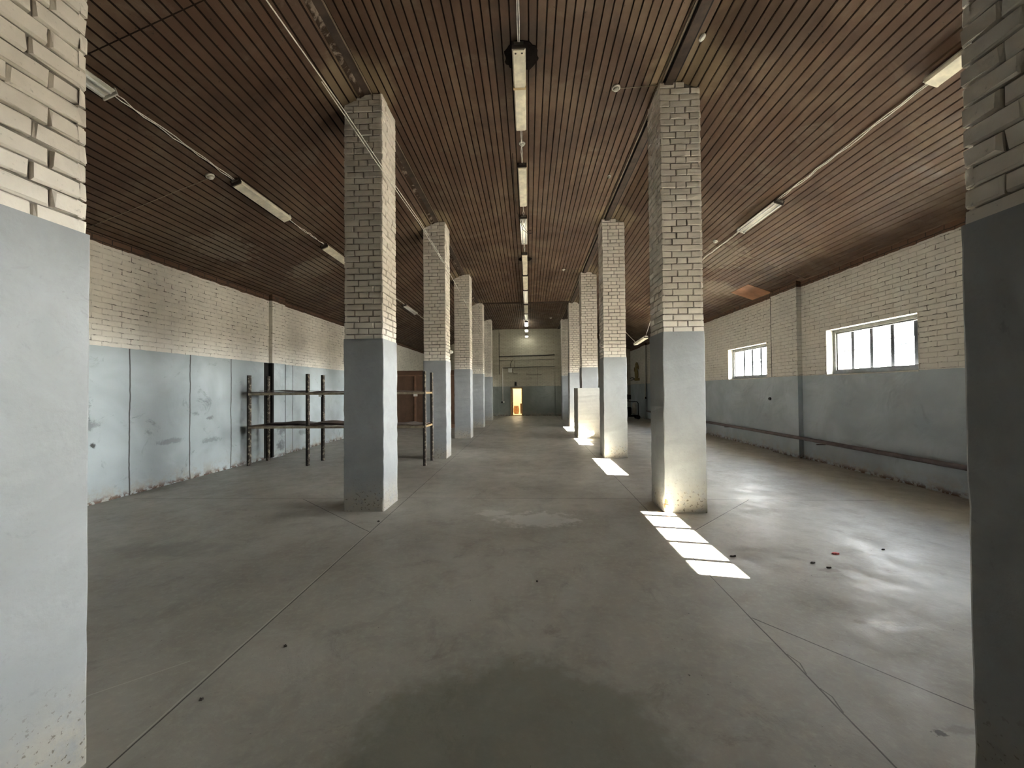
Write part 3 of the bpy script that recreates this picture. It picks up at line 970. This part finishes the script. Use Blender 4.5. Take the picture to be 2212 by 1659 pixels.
# ------------------------------------------------------------------ fluorescent lamps
def lamp(label, L, kind, group, w=0.135):
    """length along +Y, hung from z=0 downwards; kind: opal / tubes / lit"""
    t = thing('fluorescent_lamp', label, 'ceiling lamp', (0, 0, 0), 0, group)
    bm = bmesh.new()
    bm_box(bm, -w * .36, w * .36, 0.0, L, -0.035, 0.0)
    hs = obj('housing', bm, M_tin if kind == 'tubes' else M_white, t)
    if kind == 'tubes':
        bm = bmesh.new()
        bm_box(bm, -w * .5, w * .5, 0.02, L - .02, -0.047, -0.035)
        rf = obj('reflector', bm, M_white, t)
        for s_ in (-1, 1):
            tube_obj('tube', [(s_ * w * .25, 0.04, -0.066), (s_ * w * .25, L - .04, -0.066)], 0.014, M_tube, rf)
    else:
        mat = M_lit if kind == 'lit' else M_opal
        bm = bmesh.new()
        pr = [(-w * .5, -0.036), (-w * .5, -0.060), (-w * .40, -0.088), (w * .40, -0.088), (w * .5, -0.060), (w * .5, -0.036)]
        A = [bm.verts.new((p[0], 0.012, p[1])) for p in pr]
        B = [bm.verts.new((p[0], L - 0.012, p[1])) for p in pr]
        for k in range(6):
            bm.faces.new((A[k], A[(k + 1) % 6], B[(k + 1) % 6], B[k]))
        bm.faces.new(A); bm.faces.new(B)
        obj('diffuser', bm, mat, t)
    for yy in (0.0, L - 0.012):
        bm = bmesh.new()
        bm_box(bm, -w * .5, w * .5, yy, yy + 0.012, -0.07, -0.001)
        obj('end_cap', bm, M_cap if yy == 0 else M_white, hs)
    return t

CENT = [  # y0, y1, kind, label
    (4.14, 5.46, 'opal', 'long yellowed ceiling lamp over the sooty hole, closest in the centre row'),
    (6.36, 7.70, 'opal', 'centre row ceiling lamp just beyond the white round detector'),
    (8.24, 9.62, 'tubes', 'bare-tube centre ceiling lamp with a black wire looped across it'),
    (10.28, 11.86, 'opal', 'centre row ceiling lamp over a dark round hole, fourth from the camera'),
    (12.04, 13.44, 'opal', 'unlit centre row ceiling lamp, fifth from the camera'),
    (13.60, 15.30, 'tubes', 'unlit bare-tube centre row ceiling lamp, sixth from the camera, just before the cross batten'),
    (15.70, 17.30, 'opal', 'unlit centre row ceiling lamp just beyond the cross batten'),
    (17.50, 19.05, 'tubes', 'last unlit lamp of the centre row, touching the lit ones'),
    (19.40, 20.60, 'lit', 'brightest glowing lamp of the centre row, topmost of the three lit ones'),
    (20.80, 21.55, 'lit', 'glowing centre row lamp, middle of the three lit ones'),
    (21.70, 22.25, 'lit', 'glowing centre row lamp closest to the far wall, lowest of the three lit ones')]
for i, (a, b_, kind, lab) in enumerate(CENT):
    t = lamp(lab, b_ - a, kind, 'fluorescent lamps in the centre row', 0.150 if i < 4 else 0.165)
    z = ceil_z(-0.07, (a + b_) / 2) - 0.012
    if i == 9: z = 4.78
    if i == 10: z = 4.58
    if i == 8: z = 4.93
    t.location = (-0.075 - 0.0015 * i, a, z)
    z1_ = ceil_z(-0.07, b_) - ceil_z(-0.07, a)
    t.rotation_euler = (math.atan2(z1_, b_ - a) if i < 8 else 0, 0, 0)
    if i == 0:
        bm = bmesh.new()
        bm_box(bm, -0.078, 0.078, 0.53, 0.565, -0.0905, -0.034)
        df = [c_ for c_ in t.children if c_.name.startswith('diffuser')][0]
        obj('stain_band', bm, M_opal_stain, df)
        for s_ in (-0.035, 0.035):
            bm = bmesh.new()
            bm_lathe(bm, [(0.010, 0.0), (0.010, -0.004)], (s_, 0.05, -0.088), 12)
            obj('screw', bm, M_cap, df)
    if i in (9, 10):   # hung on rods
        for k in (0.1, (b_ - a) - 0.1):
            tube_obj('hanger', [(0, k, 0), (0, k, ceil_z(0, a) - z)], 0.006, M_tin, t)

def slope_lamp(x, y0, y1, kind, label, group, hang=None):
    t = lamp(label, y1 - y0, kind, group, 0.15)
    sl_ = math.atan2(ceil_z(x + .1, y0) - ceil_z(x - .1, y0), .2)
    z = ceil_z(x, y0) - 0.015 if hang is None else hang
    tilt = math.atan2(ceil_z(x, y1) - ceil_z(x, y0), y1 - y0) if hang is None else -0.06
    t.location = (x, y0, z)
    t.rotation_euler = Matrix.Rotation(-sl_ if hang is None else 0, 3, 'Y').to_euler()
    t.rotation_euler = (Matrix.Rotation(tilt, 3, 'X') @ Matrix.Rotation(-sl_ if hang is None else 0, 3, 'Y')).to_euler()
    return t
GL, GR = 'fluorescent lamps on the left slope', 'fluorescent lamps on the right slope'
slope_lamp(-4.03, 2.35, 3.55, 'tubes', 'bare-tube lamp on the left slope, beside the brick column cut by the left edge', GL)
slope_lamp(-4.01, 5.13, 6.27, 'opal', 'white lamp on the left slope right of the round white detector', GL)
slope_lamp(-4.03, 7.48, 8.75, 'opal', 'lamp on the left slope half hidden behind the big left column', GL)
slope_lamp(-4.05, 12.5, 13.8, 'tubes', 'small distant lamp on the left slope seen between the first two full columns', GL)
slope_lamp(3.91, 2.55, 3.87, 'opal', 'white lamp on the right slope, cut by the dark column at the right edge', GR)
slope_lamp(3.96, 6.22, 7.32, 'tubes', 'bare-tube lamp on the right slope, in the middle between detector and dark column', GR)
h_ = slope_lamp(3.95, 13.2, 14.5, 'opal', 'small lamp hanging on two cords behind the big sunlit column', GR, hang=3.27)
tube_obj('cord', [(0, 0.05, 0), (0.0, -0.7, 0.5), (0.0, -1.3, 1.02)], 0.007, M_cable, h_)
tube_obj('cord', [(0, 1.25, 0), (0.0, 2.0, 0.35), (0.0, 3.2, 0.95)], 0.007, M_cable, h_)
# lit lamps behind the brown partition and in the far bays
slope_lamp(-4.05, 17.2, 18.5, 'lit', 'glowing lamp on the left slope behind the brown partition', GL)

# sooty round holes around two of the lamps
def soot(x, y, rx_, ry_, lab, sd):
    rnd = random.Random(sd)
    bm = bmesh.new()
    ring, ring2 = [], []
    z = ceil_z(x, y)
    for k in range(40):
        a = k * math.pi / 20
        q = 1 + rnd.uniform(-.07, .07)
        ring.append(bm.verts.new((x + math.cos(a) * rx_ * q, y + math.sin(a) * ry_ * q, z - 0.002)))
        ring2.append(bm.verts.new((x + math.cos(a) * rx_ * q * .97, y + math.sin(a) * ry_ * q * .97, z - 0.007)))
    for k in range(40):
        bm.faces.new((ring[k], ring[(k + 1) % 40], ring2[(k + 1) % 40], ring2[k]))
    bm.faces.new(ring2)
    tag(obj('vent_hole', bm, M_soot), lab, 'vent hole')
soot(-0.05, 4.34, 0.19, 0.21, 'large sooty black round vent hole behind the closest centre lamp', 1)
soot(-0.07, 10.87, 0.19, 0.17, 'small dark round vent hole behind the fourth centre lamp', 2)

# ------------------------------------------------------------------ cables
def sag_pts(x0, y0, x1, y1, off=0.02, n=18, wx=0.012, seed=1, wz=0.006):
    rnd = random.Random(seed)
    P = []
    for i in range(n + 1):
        t = i / n
        x = x0 + (x1 - x0) * t + (rnd.uniform(-wx, wx) if 0 < i < n else 0)
        y = y0 + (y1 - y0) * t
        P.append((x, y, ceil_z(x, y) - off - (rnd.uniform(0, wz) if 0 < i < n else 0)))
    return P
def cable(name, runs, r, mat, label):
    bm = bmesh.new()
    for pts in runs:
        bm_tube(bm, pts, r, 6)
    return tag(obj(name, bm, mat), label, 'cable')
def pair(x, ya, yb, seed, wx=0.010, n=14, off=0.018):
    return [sag_pts(x - .007, ya, x - .007, yb, off, n, wx, seed), sag_pts(x + .008, ya, x + .008, yb, off, n, wx, seed + 1)]
cable('ceiling_cable', pair(-0.075, 0.6, 4.16, 3, 0.006), 0.0052, M_cable, 'white twin cable leading to the closest centre lamp from the top edge')
cable('ceiling_cable', pair(-0.075, 5.45, 6.38, 5, 0.005, 6), 0.0052, M_cable, 'white twin cable between the first two centre lamps, through the round detector')
cable('ceiling_cable', pair(-0.075, 7.70, 8.26, 7, 0.008, 5), 0.0052, M_cable, 'white twin cable between the second and third centre lamps')
cable('ceiling_cable', pair(-0.078, 9.62, 10.30, 9, 0.008, 5), 0.0052, M_cable, 'white twin cable between the third and fourth centre lamps')
cable('ceiling_cable', pair(-0.08, 11.85, 12.06, 11, 0.01, 3), 0.0052, M_cable, 'very short white cable joining the fourth and fifth centre lamps')
cable('ceiling_cable', pair(-0.082, 13.43, 13.62, 13, .01, 3), 0.0052, M_cable, 'very short white cable joining the fifth and sixth centre lamps')
cable('ceiling_cable', pair(-0.085, 15.29, 15.72, 15, .01, 3), 0.0052, M_cable, 'short white cable crossing the cross batten in the centre row')
cable('ceiling_cable', pair(-4.02, 3.55, 5.15, 21, 0.010), 0.0052, M_cable, 'white twin cable on the left slope between the bare-tube lamp and the next lamp')
cable('ceiling_cable', pair(-4.02, 6.27, 7.5, 23, 0.012), 0.0052, M_cable, 'white twin cable on the left slope vanishing behind the big left column')
cable('ceiling_cable', pair(-4.04, 8.7, 12.5, 25, 0.01) + pair(-4.04, 13.8, 17.2, 27, .01), 0.0052, M_cable, 'thin white cable on the far part of the left slope')
cable('ceiling_cable', pair(3.93, 3.86, 6.24, 31, 0.010), 0.0052, M_cable, 'white wavy twin cable on the right slope between its two large lamps')
cable('ceiling_cable', pair(3.96, 7.32, 9.4, 33, 0.010), 0.0052, M_cable, 'white cable on the right slope going from the bare-tube lamp to the sunlit column')
cable('ceiling_cable', [sag_pts(-5.84, 4.88, -4.22, 4.95, .008, 12, 0.003, 35)], 0.003, M_edge, 'thin tan wire climbing the left slope to the round detector')
cable('ceiling_cable', [sag_pts(1.16, 4.86, 1.63, 4.84, .01, 6, 0.002, 36)], 0.004, M_edge, 'short thin wire from the ringed detector to the big sunlit column')
cable('ceiling_cable', [sag_pts(3.86, 8.1, 5.74, 8.3, .01, 10, 0.003, 37)], 0.003, M_edge, 'thin tan wire running down the right slope from the small white detector')
cable('ceiling_cable', [sag_pts(1.10, 11.82, 1.63, 11.85, .01, 5, 0.002, 38)], 0.004, M_edge, 'distant thin wire from the small detector to the third right column')
# black wire looping over the third lamp
cable('loose_wire', [[(-0.22, 6.1, 5.24), (-0.24, 7.2, 5.20), (-0.20, 8.0, 5.16), (-0.10, 8.7, 5.10), (0.02, 9.0, 5.12), (0.10, 9.2, 5.21)],
                     [(-0.20, 8.0, 5.16), (-0.08, 8.5, 5.09), (0.00, 8.9, 5.13), (0.09, 9.0, 5.21)]], 0.0052, M_cabled, 'black loose wire drooping across the third centre lamp')
# taut white wire along the aisle side of the left columns
cable('taut_wire', [[(-1.725, -1.0, 4.07), (-1.72, 1.3, 4.09), (-1.718, 2.5, 4.105), (-1.72, 3.5, 4.155), (-1.722, 4.5, 4.175), (-1.72, 6.2, 4.22), (-1.72, 7.9, 4.13), (-1.74, 10.6, 3.95), (-1.80, 15.45, 3.70)],
                    [(-1.735, 3.2, 4.135), (-1.74, 4.4, 4.150), (-1.74, 6.2, 4.20), (-1.735, 7.9, 4.12)]], 0.0052, M_cable, 'long taut white wire crossing in front of the left columns from the top edge')

# ------------------------------------------------------------------ detectors
def detector(x, y, label, r=0.05, ring=False):
    t = thing('smoke_detector', label, 'detector', (x, y, ceil_z(x, y)), 0, 'round white ceiling detectors')
    sl_ = math.atan2(ceil_z(x + .05, y) - ceil_z(x - .05, y), .1) if abs(x) > 2.1 else 0
    t.rotation_euler = (0, -sl_, 0)
    bm = bmesh.new()
    bm_lathe(bm, [(r, 0.0), (r, -0.012), (r * .9, -0.018)], (0, 0, 0), 24)
    obj('base', bm, M_white, t)
    bm = bmesh.new()
    bm_lathe(bm, [(r * .72, -0.018), (r * .62, -0.036), (r * .3, -0.046), (0.002, -0.047)], (0, 0, 0), 24)
    obj('dome', bm, M_white if not ring else M_tin, t)
detector(-4.19, 4.93, 'white round detector on the left slope, left of the white lamp', 0.052)
detector(-0.065, 5.88, 'white round detector on the cable between the first two centre lamps', 0.048)
detector(1.127, 4.86, 'ringed white detector left of the big sunlit column top', 0.052, True)
detector(3.83, 8.05, 'small white detector on the right slope, right of the big sunlit column', 0.05)
detector(1.45, 6.86, 'small dull detector beside the beam, between first and second right columns', 0.03, True)
detector(1.085, 11.8, 'tiny distant white detector near the top of the third right column', 0.055)
detector(1.1, 18.9, 'farthest tiny white detector near the last right column', 0.06)

# plywood patch on the right slope
bm = bmesh.new()
pts = [(5.22, 9.42), (5.76, 9.42), (5.76, 10.2), (5.22, 10.2)]
lo = [bm.verts.new((a, b_, ceil_z(a, b_) - 0.009)) for a, b_ in pts]
hi = [bm.verts.new((a, b_, ceil_z(a, b_) - 0.001)) for a, b_ in pts]
bm.faces.new(lo); bm.faces.new(hi)
for k in range(4): bm.faces.new((lo[k], lo[(k + 1) % 4], hi[(k + 1) % 4], hi[k]))
tag(obj('plywood_patch', bm, M_ply), 'orange-brown plywood sheet patched onto the right slope above the windows', 'patch')
# plaster lump on the right timber joint
bm = bmesh.new()
bm_lathe(bm, [(0.02, 0.0), (0.03, -0.015), (0.012, -0.03)], (0, 0, 0), 12)
t = tag(obj('plaster_lump', bm, M_white), 'pale plaster lump on the ceiling above the big sunlit column', 'plaster lump')
t.scale = (1, 1.8, 1); t.location = (1.895, 4.20, ceil_z(1.895, 4.2))

# ------------------------------------------------------------------ heating pipe along the right wall
t = thing('heating_pipe', 'dull reddish pipe running low along the right wall under the windows', 'pipe', (XR - 0.145, 0, 0.42))
bm = bmesh.new(); bm_tube(bm, [(0, YB + .1, 0), (0, 8.42, 0.02), (0.0, 13.0, 0.0), (0, 19.0, 0.0)], 0.036, 12); obj('pipe', bm, M_pipe, t)
for yy in (4.6, 7.9, 11.5):
    box_obj('bracket', -0.02, 0.143, yy - .015, yy + .015, -0.055, -0.037, M_pipe, t)
# junction knob on the right wall
bm = bmesh.new(); bm_lathe(bm, [(0.035, 0.0), (0.035, -0.03), (0.02, -0.045)], (0, 0, 0), 14, 'X')
t = tag(obj('round_fitting', bm, M_black), 'small black round fitting on the right wall left of the dark vertical pilaster edge', 'fitting'); t.location = (XR - 0.001, 9.6, 1.23)

# ------------------------------------------------------------------ shelving rack
RK = thing('shelving_rack', 'rusty two-shelf metal rack on tall posts behind the big left column', 'rack', (0, 0, 0))
PX = [-5.70, -4.475, -3.28, -2.085]
for i, px in enumerate(PX):
    for yy, tilt in ((7.70, 0.0), (8.28, 0.0)):
        bm = bmesh.new()
        dx = 0.01 * (i % 2)
        h_t = 1.84 + 0.015 * i
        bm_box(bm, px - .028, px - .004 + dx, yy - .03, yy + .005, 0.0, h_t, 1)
        bm_box(bm, px - .004 + dx, px + .026, yy - .03, yy - .024, 0.0, h_t, 0)
        bm_box(bm, px + .020, px + .026, yy - .024, yy + .03, 0.0, h_t, 0)
        obj('post', bm, [M_rack, M_rackb], RK)
for zz in (0.80, 1.475):
    for yy in (7.68, 8.27):
        bm = bmesh.new()
        bm_box(bm, PX[0], PX[3], yy - .012, yy + .012, zz - .045, zz, 0)
        obj('shelf_rail', bm, M_edge, RK)
    for px in PX:
        bm = bmesh.new()
        bm_box(bm, px - .01, px + .02, 7.69, 8.28, zz - .04, zz - .005, 0)
        obj('cross_rail', bm, M_rail if px < -3 else M_woodlt, RK)
    for k in range(3):
        rnd = random.Random(k + int(zz * 10))
        bm = bmesh.new()
        n = 10
        lo, hi = [], []
        for a in range(n + 1):
            xx = PX[k] + 0.03 + (PX[k + 1] - PX[k] - .05) * a / n
            bend = 0.018 * math.sin(a / n * math.pi * rnd.choice((1, 2)) + rnd.random()) ** 2 * rnd.uniform(0.6, 1.4)
            for yv, lst in ((7.69, lo), (8.29, hi)):
                lst.append([bm.verts.new((xx, yv, zz + .002 + bend)), bm.verts.new((xx, yv, zz + .016 + bend))])
        for a in range(n):
            for (i0, i1) in ((0, 0), (1, 1)):
                bm.faces.new((lo[a][i0], lo[a + 1][i0], hi[a + 1][i0], hi[a][i0]))
            bm.faces.new((lo[a][0], lo[a][1], lo[a + 1][1], lo[a + 1][0]))
            bm.faces.new((hi[a][0], hi[a][1], hi[a + 1][1], hi[a + 1][0]))
        bm.faces.new((lo[0][0], lo[0][1], hi[0][1], hi[0][0])); bm.faces.new((lo[n][0], lo[n][1], hi[n][1], hi[n][0]))
        obj('shelf_board', bm, M_deck, RK)
# loose sheets lying on the shelves
def sheet(x0, x1, y0, y1, z, amp, label, mat, ph):
    bm = bmesh.new()
    n, mth = 16, 5
    gtop, gbot = [], []
    for a in range(n + 1):
        rt, rb = [], []
        for c in range(mth + 1):
            t_, s_ = a / n, c / mth
            zz = z + amp * (0.5 + 0.5 * math.sin(ph + t_ * 5.5)) * (0.6 + 0.4 * s_) * (0.35 + 0.65 * math.sin(math.pi * t_))
            rt.append(bm.verts.new((x0 + (x1 - x0) * t_, y0 + (y1 - y0) * s_ + 0.015 * math.sin(t_ * 9), zz + .006)))
            rb.append(bm.verts.new((x0 + (x1 - x0) * t_, y0 + (y1 - y0) * s_ + 0.015 * math.sin(t_ * 9), zz)))
        gtop.append(rt); gbot.append(rb)
    for G in (gtop, gbot):
        for a in range(n):
            for c in range(mth):
                bm.faces.new((G[a][c], G[a + 1][c], G[a + 1][c + 1], G[a][c + 1]))
    for a in range(n):
        for c in (0, mth):
            bm.faces.new((gtop[a][c], gtop[a + 1][c], gbot[a + 1][c], gbot[a][c]))
    for c in range(mth):
        for a in (0, n):
            bm.faces.new((gtop[a][c], gtop[a][c + 1], gbot[a][c + 1], gbot[a][c]))
    tag(obj('loose_sheet', bm, mat), label, 'board')
M_sheet = plain('warped_fibreboard', (0.085, 0.065, 0.058), 0.75, var=0.3, scale=5)
sheet(-5.52, -4.52, 7.75, 8.2, 1.512, 0.035, 'warped dark fibreboard lying on the upper shelf at the left end of the rack', M_sheet, 1.2)
sheet(-5.45, -4.55, 7.72, 8.15, 0.838, 0.03, 'curled dark fibreboard on the lower shelf in the left bay of the rack', M_sheet, 4.2)
sheet(-4.43, -3.4, 7.75, 8.2, 0.838, 0.05, 'humped fibreboard on the lower shelf in the middle bay of the rack', M_deck, 1.0)
tg = tag(box_obj('price_tag', -0.04, 0.04, -0.003, 0.0, -0.05, 0.0, M_white), 'white paper tag hanging under the right part of the upper shelf', 'tag')
tg.location = (-2.255, 7.664, 1.435)
tg = tag(box_obj('price_tag', -0.03, 0.03, -0.003, 0.0, -0.04, 0.0, M_white), 'small grey tag under the upper shelf right of the second front post', 'tag')
tg.location = (-4.20, 7.664, 1.43)

# ------------------------------------------------------------------ brown partition across the left aisle
PT = thing('wooden_partition', 'brown panelled wooden partition closing the left aisle behind the rack', 'partition', (0, 15.40, 0))
xa, xb = XL + 0.002, -2.32
box_obj('panel', xa, xb, 0.03, 0.05, 0.10, 2.30, M_panel, PT)
for (z0, z1) in ((2.12, 2.30), (0.0, 0.14)):
    box_obj('rail', xa, xb, 0.0, 0.03, z0, z1, M_panel if z0 > 1 else M_rail, PT)
box_obj('rail', xa, xb, -0.012, 0.03, 2.08, 2.12, M_rail, PT)
for px in (-5.5, -4.55, -3.62, -2.72, -2.36):
    box_obj('stile', px - .035, px + .035, -0.005, 0.03, 0.14, 2.08, M_rail, PT)

# ------------------------------------------------------------------ right aisle, far end
t = thing('wall_conduit', 'pale vertical conduit ending in a round socket on the far right wall', 'conduit', (XR - 0.09, 19.25, 0))
tube_obj('conduit', [(-.02, 0, 3.6), (-.02, 0, 1.1)], 0.022, M_white, t)
bm = bmesh.new(); bm_lathe(bm, [(0.06, 0.0), (0.06, -0.06), (0.04, -0.075)], (-.01, -0.02, 1.05), 14, 'X'); obj('socket', bm, M_white, t)
bm = bmesh.new(); bm_lathe(bm, [(0.05, 0.0), (0.05, -0.06)], (-.02, -0.12, 1.05), 14, 'X'); obj('plug', bm, M_black, t)

# ochre plywood squirrel cut-out on a bar
def outline(bm, pts, x, th):
    A = [bm.verts.new((x, p[0], p[1])) for p in pts]
    B = [bm.verts.new((x - th, p[0], p[1])) for p in pts]
    bm.faces.new(A); bm.faces.new(B)
    n = len(pts)
    for k in range(n):
        bm.faces.new((A[k], A[(k + 1) % n], B[(k + 1) % n], B[k]))
SQ = thing('wall_cutout', 'ochre plywood animal cut-out with a curled tail on the far right wall', 'decoration', (XR - 0.03, 21.0, 1.93))
bm = bmesh.new()
pts = [(0.10, 0.10), (0.28, 0.16), (0.36, 0.34), (0.40, 0.52), (0.33, 0.62), (0.28, 0.75), (0.24, 0.90), (0.12, 0.97), (-0.05, 0.98), (-0.20, 0.90),
       (-0.34, 0.74), (-0.40, 0.58), (-0.30, 0.60), (-0.20, 0.70), (-0.10, 0.74), (-0.08, 0.62), (-0.22, 0.50), (-0.26, 0.30), (-0.16, 0.10)]
outline(bm, pts, 0.0, 0.02); obj('silhouette', bm, M_gold, SQ)
bm = bmesh.new(); outline(bm, [(0.42, 0.50), (0.50, 0.52), (0.48, 0.74), (0.40, 0.70)], 0.0, 0.02); obj('ear', bm, M_doorred, SQ)
box_obj('base_bar', -0.02, 0.0, -0.50, 0.42, 0.0, 0.13, M_gold, SQ)
cable('wall_cable', [[(XR - .02, 21.5, 2.05), (XR - .02, 22.0, 2.12), (XR - .02, 22.4, 2.08)], [(XR - .02, 21.5, 2.0), (XR - .02, 22.3, 1.98)]], 0.02, M_cabled, 'dark cables on the right wall leading to the plywood cut-out')

EQ = thing('compressor_cart', 'black compressor cart with a pale tank in the far right aisle', 'machine', (5.02, 19.5, 0))
bm = bmesh.new(); bm_lathe(bm, [(0.02, 0.22), (0.10, 0.25), (0.115, 0.32), (0.115, 0.72), (0.10, 0.79), (0.02, 0.82)], (0.20, 0, 0), 18); obj('tank', bm, M_tank, EQ)
tube_obj('frame_tube', [(-0.3, 0, 0.20), (-0.3, 0, 0.95), (0.0, 0, 0.86), (0.32, 0, 0.86), (0.38, 0, 0.78), (0.38, 0, 0.15)], 0.022, M_black, EQ)
tube_obj('handle', [(-0.1, 0, 0.86), (-0.1, 0, 1.20), (-0.35, 0, 1.22)], 0.025, M_black, EQ)
box_obj('motor', -0.28, 0.02, -0.15, 0.15, 0.22, 0.60, M_soot, EQ, bevel=0.03)
box_obj('switch_box', -0.16, 0.02, -0.08, 0.08, 0.98, 1.20, M_black, EQ, bevel=0.01)
for (wx_, wy) in ((-0.25, -0.2), (0.33, -0.2), (-0.25, 0.2), (0.33, 0.2)):
    bm = bmesh.new(); bm_lathe(bm, [(0.09, -0.02), (0.10, -0.01), (0.10, 0.01), (0.09, 0.02)], (wx_, wy, 0.10), 16, 'Y'); obj('wheel', bm, M_black, EQ)
box_obj('base_tray', -0.32, 0.38, -0.18, 0.18, 0.12, 0.20, M_soot, EQ)

# ------------------------------------------------------------------ scraps on the floor
SCR = 0.62
def scrap(name, x, y, sx_, sy2, mat, label, cat, seed, z=0.003, hgt=0.012):
    rnd = random.Random(seed)
    bm = bmesh.new()
    n = 9
    ring = []
    for k in range(n):
        a = k * 2 * math.pi / n
        q = rnd.uniform(0.6, 1.15)
        ring.append((math.cos(a) * sx_ * q * SCR, math.sin(a) * sy2 * q * SCR))
    top = [bm.verts.new((p[0], p[1], z + rnd.uniform(0.002, hgt))) for p in ring]
    bot = [bm.verts.new((p[0], p[1], 0.0005)) for p in ring]
    c = bm.verts.new((0, 0, z + hgt * rnd.uniform(.4, 1)))
    for k in range(n):
        bm.faces.new((top[k], top[(k + 1) % n], c))
        bm.faces.new((bot[k], bot[(k + 1) % n], top[(k + 1) % n], top[k]))
    bm.faces.new(bot)
    ob = obj(name, bm, mat)
    ob.location = (x, y, 0)
    tag(ob, label, cat)
scrap('paper_scrap', 2.737, 3.643, 0.062, 0.035, M_red, 'crumpled red paper scrap on the floor in front of the right wall', 'paper', 4)
scrap('wood_splinter', 1.80, 3.56, 0.045, 0.010, M_leaf, 'dark splinter at the right edge of the largest sun patch', 'debris', 5)
scrap('dry_leaf', 2.40, 3.44, 0.035, 0.014, M_leaf, 'curled dark bit on the floor just left of and below the red paper', 'debris', 6)
scrap('dry_leaf', 2.47, 3.35, 0.040, 0.012, M_leaf, 'dark flat bit on the floor straight below the red paper', 'debris', 7)
scrap('dirt_clod', -1.609, 1.85, 0.016, 0.012, M_leaf, 'dark dirt crumb near the left floor joint, lower of two', 'debris', 8)
scrap('dirt_clod', -1.443, 2.25, 0.018, 0.014, M_leaf, 'dark dirt crumb right of the left floor joint, upper of two', 'debris', 9)
scrap('dirt_clod', -1.733, 4.41, 0.022, 0.016, M_leaf, 'dark crumb on the left floor joint in front of the big left column', 'debris', 10)
scrap('dirt_clod', 0.051, 3.06, 0.014, 0.010, M_leaf, 'tiny dark crumb alone in the middle of the aisle floor', 'debris', 11)
scrap('wood_splinter', 3.235, 3.735, 0.03, 0.010, M_leaf, 'dark sliver on the floor right of the red paper', 'debris', 12)
